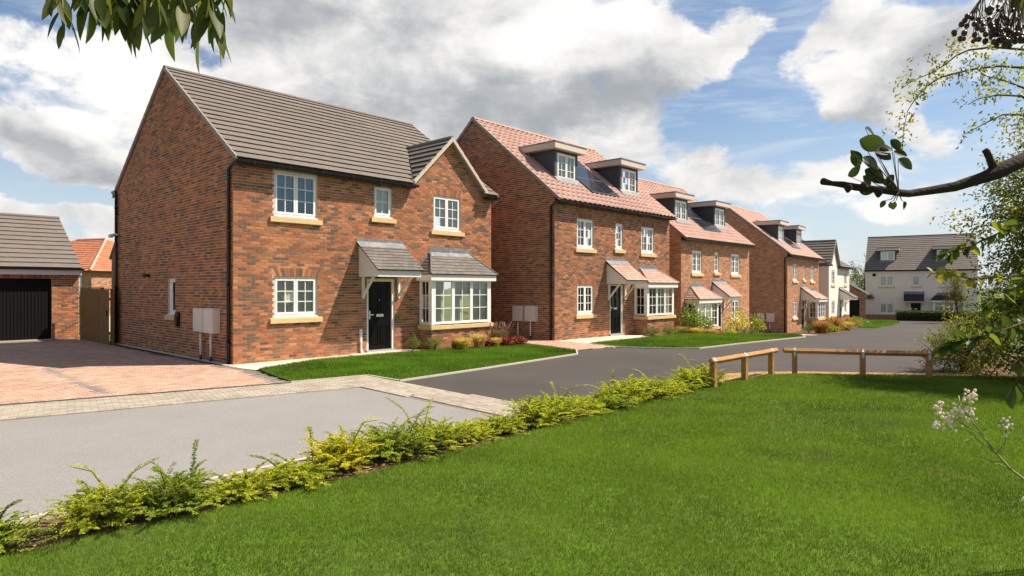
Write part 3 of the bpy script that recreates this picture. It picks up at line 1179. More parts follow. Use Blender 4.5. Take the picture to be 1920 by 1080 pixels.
    # front gable roof
    if G:
        gs, gx, gh = G['slope'], G['x'], G['half']
        zp = H + gh * gs + .09
        oh, fo = .16, .17
        gl = G.get('len', 2.4)
        cb2 = math.cos(math.atan(gs))
        gb = MB()
        for sg in (-1, 1):
            P = [(gx, -fo + .03, zp), (gx + sg * (gh + oh), -fo + .03, zp - (gh + oh) * gs), (gx + sg * (gh + oh), gl, zp - (gh + oh) * gs), (gx, gl, zp)]
            gb.prism([(x, y, z - .07) for x, y, z in P], P)
        gr = gb.build('gable_roof', 'roof_deck', house)
        for sg in (-1, 1):
            A2 = Vector((0, 1, 0))
            B2 = Vector((-sg * cb2, 0, cb2 * gs))
            tile_slope(gr, (gx + sg * (gh + oh + .02), -fo, zp - (gh + oh + .02) * gs + .004), A2, B2, gl + fo, (gh + oh + .02) / cb2, .30, .30, tile, base, rng, 0, world, step=.045)
        for sg in (-1, 1):
            mb = MB()
            for k in range(7):
                fa, fb = (gh + oh) * k / 7, (gh + oh) * (k + 1) / 7
                xa, xb = gx + sg * fa, gx + sg * fb
                za, zb = zp - fa * gs, zp - fb * gs
                mb.hexa([(xa, -fo - .045, za - .085), (xb, -fo - .045, zb - .085), (xb, -fo + .02, zb - .085), (xa, -fo + .02, za - .085),
                         (xa, -fo - .045, za + .045), (xb, -fo - .045, zb + .066), (xb, -fo + .02, zb + .066), (xa, -fo + .02, za + .045)])
            mb.build('bargeboard', 'cream_verge' if wallmat == 'brick' else 'verge', gr)
            so = MB()
            P = [(gx, -fo + .021, zp - .075), (gx + sg * (gh + oh), -fo + .021, zp - .075 - (gh + oh) * gs)]
            so.hexa([(P[0][0], -fo + .02, P[0][2] - .03), (P[1][0], -fo + .02, P[1][2] - .03), (P[1][0], -.009, P[1][2] - .03), (P[0][0], -.009, P[0][2] - .03),
                     (P[0][0], -fo + .02, P[0][2] - .002), (P[1][0], -fo + .02, P[1][2] - .002), (P[1][0], -.009, P[1][2] - .002), (P[0][0], -.009, P[0][2] - .002)])
            so.build('gable_soffit', 'verge', gr)
        MB().tube([(gx, -fo, zp + .03), (gx, gl, zp + .03)], .075, 8, base).build('gable_ridge', 'tile', gr)
        yv = ((zp - (gh + oh) * gs) - H - .06) / slope
        yt = (zp - H - .06) / slope
        va = (gx - gh - oh, -ov + .02, zr(-ov) + .06)
        vb = (gx, yt, zp + .02)
        vd = MB().tube([va, (gx - (gh + oh) * .45, yt * .55 - .05, zr(yt * .55 - .05) + .06)], .022, 6)
        vd.build('valley_trim', 'black_plastic', gr)
    # gutters, soffit, downpipe
    runs = [(-.10, W + .10)] if not G else [(-.10, G['x'] - G['half'] - .06), (G['x'] + G['half'] + .05, W + .10)]
    zg = zr(-ov) - .055
    for a, b in runs:
        if b - a < .1:
            continue
        mb = MB()
        ring = [(.060 * math.cos(t), .060 * math.sin(t)) for t in np.linspace(math.pi, 2 * math.pi, 7)]
        mb.prism([(a, -ov - .045 + p, zg + q) for p, q in ring], [(b, -ov - .045 + p, zg + q) for p, q in ring])
        gt = mb.build('gutter', 'black_plastic', house)
        so = MB().box((a + .04, -ov + .012, zg - .075), (b - .04, -.009, zg - .05))
        so.box((a + .04, -ov + .0, zg - .085), (b - .04, -ov + .0115, zg + .06))
        so.build('soffit', 'black_plastic', gt)
        nb = max(2, int((b - a) / .9))
        for i in range(nb if fine else 0):
            x = a + (b - a) * (i + .5) / nb
            MB().box((x - .012, -ov - .11, zg - .07), (x + .012, -ov + .01, zg + .01)).build('gutter_bracket', 'black_plastic', gt)
    for y_ in S.get('downpipes', [.12]):
        if y_ < D / 2:
            path = [(-.02, -ov - .04, zg - .04), (-.055, -.02, zg - .10), (-.062, y_, zg - .20), (-.062, y_, z0 + .12)]
        else:
            path = [(-.062, y_, H - .1), (-.062, y_, z0 + .12)]
        dp = MB().tube(path, .042, 10).build('downpipe', 'black_plastic', house, True)
        for z in (.5, 1.9, 3.3, 4.6):
            MB().box((-.11, y_ - .065, z), (-.006, y_ + .065, z + .035)).build('pipe_clip', 'black_plastic', dp)
    if S.get('back_eave', True):
        MB().box((-.09, D - .02, H - .06), (W * .2, D + ov + .09, H + .02)).build('rear_gutter', 'black_plastic', house)
    # openings
    for w in wins:
        o = w[4] if len(w) > 4 else {}
        window(house, front, w[0] + .004, w[1] - .004, w[2] + .03, w[3] - .002, o.get('s', 2), o.get('c', 2), o.get('r', 3), inner=o.get('in', 'blind'), fine=fine, rng=rng, sill_over=.12)
    for w in S.get('side_windows', []):
        window(house, Plane((0, 0, 0), (0, 1, 0), (-1, 0, 0)), w[0] + .004, w[1] - .004, w[2] + .03, w[3] - .002, 1, 1, 1, sill=True, inner='blind', fine=False, rng=rng, sill_over=.08)
    if 'door' in S:
        door_set(house, *S['door'][:4], rng, S['door'][4] if len(S['door']) > 4 else False)
    if 'canopy' in S:
        canopy(house, *S['canopy'], S.get('small_tile', base), rng, single)
    if 'bay' in S:
        b = S['bay']
        bay(house, b['x0'], b['x1'], b['d'], b['zs'], b['ze'], b['zt'], S.get('small_tile', base), pal if wallmat == 'brick' else PAL_DARK, rng, fine, z0, single=single, inner=b.get('in', 'blind'))
    for dm in S.get('dormers', []):
        dormer(house, dm[0], dm[1], dm[2], zr, slope, dm[3], dm[4], rng, fine)
    for (a0, a1, y0, y1, nc, nr) in S.get('solar', []):
        for i in range(nc):
            for j in range(nr):
                xa, xb = a0 + (a1 - a0) * i / nc + .01, a0 + (a1 - a0) * (i + 1) / nc - .01
                ya, yb = y0 + (y1 - y0) * j / nr + .008, y0 + (y1 - y0) * (j + 1) / nr - .008
                P = [(xa, ya, zr(ya) + .085), (xb, ya, zr(ya) + .085), (xb, yb, zr(yb) + .085), (xa, yb, zr(yb) + .085)]
                mb = MB().prism(P, [(x, y, z + .035) for x, y, z in P])
                sp = mb.build('solar_panel', 'dark_frame', house)
                e = .02
                P = [(xa + e, ya + e, zr(ya + e) + .1215), (xb - e, ya + e, zr(ya + e) + .1215), (xb - e, yb - e, zr(yb - e) + .1215), (xa + e, yb - e, zr(yb - e) + .1215)]
                MB().prism(P, [(x, y, z + .003) for x, y, z in P]).build('cell_glass', 'solar_glass', sp)
    for m in S.get('meters', []):
        meter_box(house, *m, rng)
    return house


U_ANG = R(47.174)
# ---- the near house with the grey roof
H1 = dict(W=9.0, D=9.03, H=5.2, rise=3.1, pal=PAL_RED, tile='flat', brick_parts=(170, 130), tile_parts=300,
          windows=[(1.05, 2.30, 3.75, 4.95, {'in': 'blue_curtain'}), (4.13, 4.78, 3.975, 4.90, {'s': 1, 'r': 2, 'in': 'half'}), (6.38, 7.57, 3.75, 4.875, {'arch': True, 'in': 'half'}),
                   (1.05, 2.30, 1.125, 2.2, {'arch': True, 'in': 'blind'})],
          side_windows=[(3.76, 4.34, 1.125, 2.175)],
          door=(3.88, 4.86, .03, 2.16), canopy=(3.56, 5.16, 3.20, 2.46, 2.22, .95),
          bay=dict(x0=5.82, x1=8.38, d=.60, zs=.76, ze=2.33, zt=3.0), gable=dict(x=7.05, half=1.45, slope=1.0, len=2.6),
          meters=[(1.37, 2.0, .76, 1.37), (.74, 1.34, .75, 1.38)], downpipes=[.13, 8.95], small_tile=(.140, .122, .106))
h1 = build_house('brick_house', 'large red brick house with grey tiled roof and front gable, nearest on the left', (-6.85, 15.76, 0), U_ANG, H1, 101)


def wall_fittings(house):
    MB().tube([(-.006, 3.48, 1.12), (-.09, 3.48, 1.12)], .11, 10).build('flue_cap', 'black_plastic', house, True)
    MB().box((-.10, 3.40, .82), (-.007, 3.56, 1.08)).build('hose_box', 'black_plastic', house)
    MB().tube([(-.006, 5.85, 2.28), (-.10, 5.85, 2.29), (-.2, 5.87, 2.27)], [.05, .05, .06], 8).build('wall_lamp', 'black_plastic', house, True)
    for y, z in ((7.17, 2.58), (5.25, 2.58), (3.88, 2.56)):
        MB().box((-.011, y - .035, z - .10), (-.0075, y + .035, z + .08)).build('airbrick', 'red_plastic', house)
    for x in (3.35,):
        MB().box((x, -.011, 4.93), (x + .07, -.0075, 5.08)).build('airbrick', 'red_plastic', house)
    MB().box((3.62, -.075, .34), (3.68, -.009, .72)).tube([(3.65, -.055, .36), (3.65, -.05, .12), (3.67, -.11, .0)], [.03, .035, .05], 8).build('waste_pipe', 'white_paint', house)
    c = MB().tube([(-.006, 8.85, 3.71), (-.16, 8.85, 3.71)], .035, 8).build('security_camera', 'white_paint', house, True)
    MB().tube([(-.16, 8.85, 3.69), (-.22, 8.82, 3.66), (-.3, 8.78, 3.64)], [.05, .065, .06], 8).build('lens_housing', 'white_paint', c, True)


wall_fittings(h1)

# ---- the red-roofed houses with two dormers
W2 = 8.16


def dormer_spec(mirror=False, **k):
    s = dict(W=W2, D=8.34, H=5.22, rise=3.4, tile='pan', z0=-.45, single=False,
             windows=[(1.30, 2.37, 3.375, 4.5, {'in': 'curtain', 'arch': True}), (3.86, 4.40, 3.45, 4.5, {'s': 1, 'in': 'half', 'arch': True}), (5.80, 6.84, 3.375, 4.5, {'in': 'curtain', 'arch': True}),
                      (1.32, 2.37, .9, 2.025, {'arch': True, 'in': 'none'})],
             door=(3.46, 4.40, .02, 2.06, True), canopy=(3.18, 4.66, 2.95, 2.25, 2.06, .92),
             bay=dict(x0=5.25, x1=7.45, d=.62, zs=.74, ze=2.12, zt=2.68, **{'in': 'dark'}),
             dormers=[(1.11, 2.54, .9, 6.06, 7.06), (5.55, 6.98, .9, 6.06, 7.06)], solar=[(2.75, 4.75, .35, 2.9, 2, 3)],
             meters=[(1.40, 1.88, .67, 1.24), (.77, 1.27, .68, 1.25)], downpipes=[.13], small_tile=(.45, .265, .20), verge='verge', tile_col=RED_TILE)
    s.update(k)
    if mirror:
        W = s['W']
        f = lambda t: tuple([W - t[1], W - t[0], *t[2:]])
        s['windows'] = [f(t) for t in s['windows']]
        s['door'], s['canopy'] = f(s['door']), f(s['canopy'])
        b = s['bay']
        b['x0'], b['x1'] = W - b['x1'], W - b['x0']
        s['dormers'] = [f(t) for t in s['dormers']]
        s['solar'] = [f(t) for t in s['solar']]
    return s


build_house('brick_house', 'brown brick house with red pantiles and two dormers, second along the street', (1.52, 22.86, 0), U_ANG, dormer_spec(pal=PAL_BROWN, tile_parts=300, single=True), 202)
build_house('brick_house', 'orange brick house whose bay window stands left of its door canopy', (8.07, 30.64, -.75), U_ANG, dormer_spec(True, W=7.95, pal=PAL_ORANGE, z0=-.3, meters=[], downpipes=[], fine=False), 303)
build_house('brick_house', 'orange brick house with two dormers, next to the white gabled house', (17.8, 41.5, -1.0), R(51.5), dormer_spec(pal=PAL_ORANGE, z0=-.3, fine=False), 404)

# ---- the white rendered house with a gable beyond them
H5 = dict(W=8.6, D=8.4, H=4.9, rise=2.7, tile='flat', wall='render', plinth=.75, z0=-.3, fine=False, single=False,
          windows=[(1.0, 2.2, 3.3, 4.45, {'in': 'half'}), (6.2, 7.3, 3.3, 4.45, {'in': 'half'}), (1.0, 2.2, .9, 2.05, {'in': 'half'}), (6.2, 7.3, .9, 2.05, {'in': 'half'})],
          door=(4.3, 5.2, .02, 2.06), canopy=(3.9, 5.7, 3.0, 2.3, 2.1, 1.1), gable=dict(x=1.75, half=1.7, slope=1.05, len=3.4), meters=[], downpipes=[], tile_col=(.15, .128, .11))
build_house('rendered_house', 'white rendered house with a steep grey gable beyond the brick houses', (24.3, 49.2, -1.15), R(53), H5, 505)

# ---- the white house that closes the street
H6 = dict(W=9.5, D=8.4, H=5.2, rise=3.5, tile='flat', wall='render', plinth=.42, z0=-.3, fine=False, single=False,
          windows=[(1.30, 2.55, 3.35, 4.5, {'in': 'half'}), (4.15, 4.85, 3.4, 4.5, {'s': 1, 'in': 'half'}), (6.5, 7.9, 3.35, 4.5, {'in': 'half'}), (1.30, 2.55, .55, 1.65, {'in': 'blind'})],
          door=(3.95, 4.95, .02, 1.75), canopy=(3.45, 5.15, 2.72, 1.95, 1.8, .9), bay=dict(x0=5.9, x1=8.5, d=.55, zs=.5, ze=2.0, zt=2.55),
          dormers=[(1.2, 2.75, .85, 6.05, 7.0), (6.1, 7.7, .85, 6.05, 7.0)], meters=[], downpipes=[.05], tile_col=(.155, .13, .11), small_tile=(.035, .033, .035), verge='verge')
h6 = build_house('rendered_house', 'white rendered house with grey roof and two dormers closing the street', (36.9, 67.0, -1.3), R(-33), H6, 606)
MB().tube([(.8, -.004, 4.55), (.8, -.06, 4.55)], .17, 14).build('alarm_box', 'black_plastic', h6, True)


# ------------------------------------------------------------------ garages and fence
def build_garage(name, label, C, ang, W, D, H, rise, doors, seed, pal, parts=0, tile_col=GREY_TILE, hip_front=False):
    rng = random.Random(seed)
    g = empty(name, C, ang)
    tag(g, label, 'garage')
    world = Matrix.Translation(Vector(C)) @ Matrix.Rotation(ang, 4, 'Z')
    slope = rise / (D / 2)
    front = Plane((0, 0, 0), (1, 0, 0), (0, -1, 0))
    right = Plane((W, 0, 0), (0, 1, 0), (1, 0, 0))
    holes = [(a, b, -.2, 2.25) for a, b in doors]
    fw = wall_core('front_wall', front, W, -.5, H, holes, g)
    ops = [hole_fn(h) for h in holes]
    extra = []
    for a, b in doors:
        ops.append(lambda z, a=a, b=b: (a, b) if 2.25 < z < 2.475 else None)
        extra += arch_bricks(a, b, 2.25, 2.475, 0)
    lay_bricks(fw, front, brick_rects(W, -.15, H, ops, rng=rng), extra, pal, rng)
    rw = wall_core('side_wall', right, D, -.5, H, [], g, gable=[(0, H), (D, H), (D / 2, H + rise)], start=.28)
    lay_bricks(rw, right, brick_rects(D, -.15, H + rise - .05, [], lambda z: (0, D) if z < H else ((z - H) / slope, D - (z - H) / slope), rng=rng), [], pal, rng)
    MB().box((0, D - .28, -.5), (W - .28, D, H)).build('rear_wall', 'rear_brick', g)
    MB().box((0, .29, -.5), (.28, D - .29, H)).build('far_side_wall', 'rear_brick', g)
    zr = lambda y: H + .06 + slope * y
    ov, vo = .22, .05
    roof = MB()
    for s in (0, 1):
        f = (lambda y: y) if s == 0 else (lambda y: D - y)
        P = [(-vo, f(-ov), zr(-ov)), (W + vo, f(-ov), zr(-ov)), (W + vo, f(D / 2), zr(D / 2)), (-vo, f(D / 2), zr(D / 2))]
        roof.prism([(x, y, z - .07) for x, y, z in P], P)
    rf = roof.build('roof', 'roof_deck', g)
    cb = math.cos(math.atan(slope))
    tile_slope(rf, (-vo, -ov - .03, zr(-ov - .03) + .004), (1, 0, 0), (0, cb, cb * slope), W + 2 * vo, (D / 2 + ov + .03) / cb, .30, .325, 'flat', tile_col, rng, parts, world)
    MB().tube([(-vo, D / 2, zr(D / 2) + .02), (W + vo, D / 2, zr(D / 2) + .02)], .09, 8, tile_col).build('ridge', 'tile', rf)
    fa = MB().box((-.04, -ov - .0, zr(-ov) - .26), (W + .04, -ov + .03, zr(-ov) - .075))
    fa.box((-.04, -ov + .03, zr(-ov) - .26), (W + .04, -.009, zr(-ov) - .235))
    fa.build('fascia', 'white_paint', g)
    ring = [(.055 * math.cos(t), .055 * math.sin(t)) for t in np.linspace(math.pi, 2 * math.pi, 7)]
    MB().prism([(-.1, -ov - .06 + p, zr(-ov) - .03 + q) for p, q in ring], [(W + .1, -ov - .06 + p, zr(-ov) - .03 + q) for p, q in ring]).build('gutter', 'black_plastic', g)
    for a, b in doors:
        d = MB().box((a, .10, -.05), (b, .14, 2.26)).build('garage_door', 'garage_door', g)
        n = int((b - a) / .10)
        for i in range(n):
            x = a + (b - a) * (i + .5) / n
            MB().box((x - .036, .085, .02), (x + .036, .0995, 2.2)).build('door_rib', 'garage_door', d)
        MB().box((a, -.02, -.02), (b, .10, .025)).build('sill', 'concrete', g)
    return g


GC = Vector((-16.4, 24.3, 0)) - Vector((math.cos(U_ANG), math.sin(U_ANG), 0)) * 6.2
build_garage('garage', 'brick garage with grey roof and dark ribbed door left of the nearest house', tuple(GC), U_ANG, 6.2, 6.4, 2.72, 1.97, [(2.7, 5.35)], 71, PAL_RED, 300)


def gable_garage():
    rng = random.Random(72)
    g = empty('garage', (27.7, 60.6, -1.25), R(-4))
    tag(g, 'small red brick garage with black door between the two white houses', 'garage')
    W, D, e, t = 5.5, 6.0, 2.7, 4.3
    pl = Plane((0, 0, 0), (1, 0, 0), (0, -1, 0))
    hole = (2.4, 5.0, -.2, 2.1)
    w = wall_core('front_wall', pl, W, -.5, e, [hole], g, gable=[(0, e), (W, e), (W / 2, t)])
    sl = (t - e) / (W / 2)
    lay_bricks(w, pl, brick_rects(W, 0, t - .05, [hole_fn(hole)], lambda z: (0, W) if z < e else ((z - e) / sl, W - (z - e) / sl), rng=rng), [], PAL_DARK, rng)
    MB().box((W - .28, .281, -.5), (W, D, e)).build('side_wall', 'rear_brick', g)
    MB().box((0, .281, -.5), (.28, D, e)).build('side_wall', 'rear_brick', g)
    MB().box((.281, D - .28, -.5), (W - .281, D, e)).build('rear_wall', 'rear_brick', g)
    for sg in (0, 1):
        f = (lambda x: x) if sg == 0 else (lambda x: W - x)
        P = [(f(-.25), -.12, e - .25 * sl), (f(W / 2), -.12, t), (f(W / 2), D + .1, t), (f(-.25), D + .1, e - .25 * sl)]
        rs_ = MB().prism([(x, y, z + .03) for x, y, z in P], [(x, y, z + .13) for x, y, z in P]).build('roof_slope', 'verge', g)
        Q = [(f(-.25), e - .25 * sl), (f(W / 2), t)]
        MB().hexa([(Q[0][0], -.15, Q[0][1] - .08), (Q[1][0], -.15, Q[1][1] - .08), (Q[1][0], -.122, Q[1][1] - .08), (Q[0][0], -.122, Q[0][1] - .08),
                   (Q[0][0], -.15, Q[0][1] + .12), (Q[1][0], -.15, Q[1][1] + .12), (Q[1][0], -.122, Q[1][1] + .12), (Q[0][0], -.122, Q[0][1] + .12)]).build('bargeboard', 'white_paint', rs_)
    MB().box((2.4, .08, -.05), (5.0, .12, 2.1)).build('garage_door', 'garage_door', g)


gable_garage()


def board_fence(name, label, cat, P0, P1, h, n, seed, frame=False, step=0.0):
    rng = random.Random(seed)
    P0, P1 = Vector(P0), Vector(P1)
    L = (P1 - P0).length
    g = empty(name, P0, math.atan2(P1.y - P0.y, P1.x - P0.x))
    tag(g, label, cat)
    w = L / n
    for i in range(n):
        m = MB()
        x = i * w
        m.hexa([(x + .002, -.016, .0), (x + w + .010, -.010, .0), (x + w + .010, .004, .0), (x + .002, .004, .0)] + [(x + .002, -.016, h + rng.uniform(-.006, .004)), (x + w + .010, -.010, h), (x + w + .010, .004, h), (x + .002, .004, h)])
        m.build('board', 'fence_timber', g)
    for z in (.35, h - .35):
        MB().box((0, .006, z), (L, .05, z + .08)).build('rail', 'fence_timber', g)
    for x in (-.05, L - .05):
        MB().box((x, .052, -.3), (x + .10, .15, h + .04)).build('post', 'fence_timber', g)
    MB().box((-.05, -.03, h + .006), (L + .05, .05, h + .04)).build('capping', 'fence_timber', g)
    if frame:
        MB().box((L * .88, -.05, .95), (L * .88 + .03, -.02, 1.15)).build('latch', 'black_plastic', g)
    return g


board_fence('timber_gate', 'narrow brown timber gate against the rear corner of the nearest house', 'gate', (-14.25, 22.15, 0), (-13.42, 21.36, 0), 1.84, 8, 5, True)
board_fence('board_fence', 'brown timber board fence between the garage and the side gate', 'fence', (-15.95, 23.72, 0), (-14.30, 22.20, 0), 1.88, 16, 6)


# background houses behind the fence
def hipped_house(name, label, C, ang, W, D, H, rise, seed, col):
    rng = random.Random(seed)
    g = empty(name, C, ang)
    tag(g, label, 'house')
    mb = MB().box((0, 0, -1.5), (W, D, H))
    w = mb.build('wall', 'mortar', g)
    for pl, wd in ((Plane((0, 0, 0), (1, 0, 0), (0, -1, 0)), W), (Plane((W, 0, 0), (0, 1, 0), (1, 0, 0)), D), (Plane((0, 0, 0), (0, 1, 0), (-1, 0, 0)), D)):
        lay_bricks(w, pl, brick_rects(wd, 0, H, [], rng=rng), [], PAL_ORANGE, rng)
    o = .3
    e = [Vector((-o, -o, H)), Vector((W + o, -o, H)), Vector((W + o, D + o, H)), Vector((-o, D + o, H))]
    r0, r1 = Vector((D / 2, D / 2, H + rise)), Vector((W - D / 2, D / 2, H + rise))
    rf = MB().add([*e, r0, r1], [(0, 1, 5, 4), (1, 2, 5), (2, 3, 4, 5), (3, 0, 4), (0, 3, 2, 1)]).build('roof', 'roof_deck', g)
    stepped_tiles(rf, e[0], e[1], r0, r1, 16, .3, col, rng, False, th=.045)
    stepped_tiles(rf, e[1], e[2], r1, r1 + Vector((0, .02, 0)), 16, .3, col, rng, False, th=.045)
    stepped_tiles(rf, e[3], e[0], r0 + Vector((0, .02, 0)), r0, 16, .3, col, rng, False, th=.045)
    for a, b in ((e[0], r0), (e[1], r1), (r0, r1)):
        MB().tube([a + Vector((0, 0, .05)), b + Vector((0, 0, .05))], .09, 6, (.62, .30, .2)).build('hip_tile', 'tile', rf)
    window(g, Plane((0, 0, 0), (1, 0, 0), (0, -1, 0)), W - 1.75, W - .85, H - 1.55, H - .35, 2, 1, 1, fine=False, recess=-.07)
    return g


hipped_house('brick_house', 'orange brick house with hipped orange roof far behind the timber fence', (-38.8, 46.1, 0), R(-20), 12, 9, 3.0, 2.5, 81, (.44, .165, .085))


def gable_neighbour():
    rng = random.Random(9)
    g = empty('brick_house', (-22.4, 35.9, -.6), R(-43))
    tag(g, 'dark red brick gable just behind the rear corner of the nearest house', 'house')
    pl = Plane((0, 0, 0), (1, 0, 0), (0, -1, 0))
    e, t = 4.3, 7.4
    w = MB().prism([(0, 0, -.5), (7, 0, -.5), (7, 0, e), (3.5, 0, t), (0, 0, e)], [(0, 6, -.5), (7, 6, -.5), (7, 6, e), (3.5, 6, t), (0, 6, e)]).build('wall', 'mortar', g)
    sl = (t - e) / 3.5
    lay_bricks(w, pl, brick_rects(7, 0, t - .1, [], lambda z: (0, 7) if z < e else ((z - e) / sl, 7 - (z - e) / sl), rng=rng), [], PAL_DARK, rng)
    for sg in (0, 1):
        f = (lambda x: x) if sg == 0 else (lambda x: 7 - x)
        P = [(f(-.25), -.06, e - .25 * sl), (f(3.5), -.06, t), (f(3.5), 6.1, t), (f(-.25), 6.1, e - .25 * sl)]
        MB().prism([(x, y, z + .02) for x, y, z in P], [(x, y, z + .13) for x, y, z in P]).build('roof_slope', 'verge', g)


gable_neighbour()


# ------------------------------------------------------------------ ground
def sheet(name, poly, dz, mat, parent=None, skirt=0.0, kind='structure'):
    """A flat zone laid on the terrain, cut where the terrain bends; skirt = depth of its edge."""
    import bmesh
    bm = bmesh.new()
    vs = [bm.verts.new((x, y, 0)) for x, y in poly]
    f = bm.faces.new(vs)
    if f.normal.z < 0 or f.calc_area() == 0:
        pass
    bm.normal_update()
    if bm.faces[:][0].normal.z < 0:
        bmesh.ops.reverse_faces(bm, faces=bm.faces[:])
    for y in CUT_Y[1:-1]:
        bmesh.ops.bisect_plane(bm, geom=bm.verts[:] + bm.edges[:] + bm.faces[:], plane_co=(0, y, 0), plane_no=(0, 1, 0))
    bmesh.ops.triangulate(bm, faces=bm.faces[:])
    for v in bm.verts:
        v.co.z = TZ(v.co.y) + dz
    if skirt:
        be = [e for e in bm.edges if e.is_boundary]
        r = bmesh.ops.extrude_edge_only(bm, edges=be)
        for v in r['geom']:
            if isinstance(v, bmesh.types.BMVert):
                v.co.z -= skirt
    me = bpy.data.meshes.new(name)
    bm.to_mesh(me)
    bm.free()
    me.materials.append(MATS[mat])
    o = link(name, me, parent)
    if kind:
        tag(o, kind=kind)
    return o


def inside(poly, X, Y):
    X, Y = np.asarray(X), np.asarray(Y)
    r = np.zeros(X.shape, dtype=bool)
    n = len(poly)
    for i in range(n):
        x0, y0 = poly[i]
        x1, y1 = poly[(i + 1) % n]
        if y0 == y1:
            continue
        c = ((y0 > Y) != (y1 > Y)) & (X < (x1 - x0) * (Y - y0) / (y1 - y0) + x0)
        r ^= c
    return r


sheet('ground', [(-1500, -60), (1500, -60), (1500, 2900), (-1500, 2900)], -.10, 'field')
EDGE_A, EDGE_B = Vector((-7.52, 1.24)), Vector((3.95, 13.68))          # line of the concrete edging
ROAD = [(-.05, 9.32), (3.95, 13.68), (4.6, 14.05), (5.5, 14.45), (6.5, 14.5), (9.2, 14.15), (10.2, 14.5), (15, 20), (31, 41), (43, 56), (46, 60.5), (37, 62.6), (31, 60), (20, 46), (9, 40), (-6.5, 26), (-4.0, 18.0), (-3.0, 12.3)]
sheet('asphalt_road', ROAD, 0.0, 'asphalt')
TARMAC = [(-.05, 9.32), (-2.93, 12.22), (-7.3, 9.14), (-18, 1.6), (-18, -2), (-10.6, -2.1)]
sheet('pale_tarmac', TARMAC, .004, 'pale_tarmac')


def block_strip(name, quads, cw, bl, base, seed, parts, keep=None, ang=None, dz=.0, colour=None, mat='paver', piece='sett', top=.018, gap=.004):
    """Laid blocks: each is a raised piece of its own; quads = list of (origin, along, across, length, width)."""
    rng = random.Random(seed)
    frames = []
    for (O, A, B, La, Lb) in quads:
        O, A, B = Vector(O), Vector(A).normalized(), Vector(B).normalized()
        nr = max(1, int(round(Lb / cw)))
        for j in range(nr):
            off = (bl / 2 if j % 2 else 0)
            n = int(La / bl) + 2
            for i in range(n):
                a0, a1 = max(0, i * bl - off), min(La, (i + 1) * bl - off)
                if a1 - a0 < .03:
                    continue
                c = O + A * ((a0 + a1) / 2) + B * ((j + .5) * cw)
                if keep is not None and not keep(c.x, c.y):
                    continue
                frames.append((O, A, B, a0, a1, j * cw, c))
    order = [i for i in sorted(range(len(frames)), key=lambda i: frames[i][6].length) if abs(frames[i][6].x) < frames[i][6].y * .80 and frames[i][4] - frames[i][3] > bl * .98]
    chosen = order[:parts]
    cs = set(chosen)

    def geo(l, w):
        g, c = gap / 2, .008
        return [(g, g, -.02), (l - g, g, -.02), (l - g, w - g, -.02), (g, w - g, -.02), (g, g, top - c * .6), (l - g, g, top - c * .6), (l - g, w - g, top - c * .6), (g, w - g, top - c * .6),
                (g + c, g + c, top), (l - g - c, g + c, top), (l - g - c, w - g - c, top), (g + c, w - g - c, top)]
    FC = [(8, 9, 10, 11), (4, 5, 9, 8), (5, 6, 10, 9), (6, 7, 11, 10), (7, 4, 8, 11), (0, 1, 5, 4), (1, 2, 6, 5), (2, 3, 7, 6), (3, 0, 4, 7)]
    colf = colour or (lambda c: jit(base[rng.randrange(len(base))], .14, rng))
    bed = None
    return frames, chosen, cs, geo, FC, colf, rng


def finish_blocks(parent, piece, rest, data, cw, bl, dz=0.0):
    frames, chosen, cs, geo, FC, colf, rng = data
    cache = {}
    for i in chosen:
        O, A, B, a0, a1, b0, c = frames[i]
        col = colf(c)
        key = (rng.randrange(8), round(col[0] * 6))
        if key not in cache:
            cache[key] = MB().add(geo(bl, cw), FC, col).mesh(piece, 'paver')
        o = link(piece, cache[key], parent)
        P = O + A * a0 + B * b0
        o.location = (P.x, P.y, TZ(c.y) + dz + rng.uniform(-.0015, .0015))
        o.rotation_euler = (0, 0, math.atan2(A.y, A.x))
    V, F, C = [], [], []
    for i, fr in enumerate(frames):
        if i in cs:
            continue
        O, A, B, a0, a1, b0, c = fr
        n = len(V)
        z = TZ(c.y) + dz + rng.uniform(-.0015, .0015)
        col = colf(c)
        for x, y, h in geo(a1 - a0, cw):
            p = O + A * (a0 + x) + B * (b0 + y)
            V.append((p.x, p.y, z + h))
            C.append(col)
        F += [tuple(n + q for q in f) for f in FC]
    if F:
        tag(link(rest, np_mesh(rest, V, F, 'paver', np.array(C)), parent), kind='stuff')


# beige sett bands between the tarmac and the houses
BAND_A = [(-3.1, 13.77), (-8.18, 10.25), (-17, 4.15), (-17, 2.3), (-7.3, 9.14), (-2.93, 12.22)]
BAND_B = [(-3.1, 13.77), (-2.93, 12.22), (-.05, 9.32), (.52, 9.92)]
sett_bed = sheet('sett_band', [(-3.1, 13.77), (-17, 4.15), (-17, 2.3), (-7.3, 9.14), (-2.93, 12.22), (-.05, 9.32), (.52, 9.92)], .006, 'joint_sand')
dA = Vector((-5.08, -3.52)).normalized()
nA = Vector((dA.y, -dA.x))
if nA.dot(Vector((1, -1))) < 0:
    nA = -nA
dB = Vector((3.62, -3.85)).normalized()
nB = Vector((-dB.y, dB.x))
if nB.dot(Vector((-1, -1))) < 0:
    nB = -nB
mit = lambda x, y: (x + 3.1) * 1.55 + (y - 13.77) * .17      # which side of the mitre
q1 = block_strip('s', [(Vector((-3.1, 13.77)) - dA * .0, dA, nA, 14.0, 1.4)], .1, .2, [(.30, .26, .20), (.32, .28, .215), (.28, .24, .185), (.335, .295, .23)], 41, 200, keep=lambda x, y: mit(x, y) < .10)
q2 = block_strip('s', [(Vector((-3.1, 13.77)) - dB * .2, dB, nB, 5.5, .9)], .1, .2, [(.35, .30, .235), (.37, .32, .25), (.33, .285, .22)], 42, 100, keep=lambda x, y: mit(x, y) > -.10)
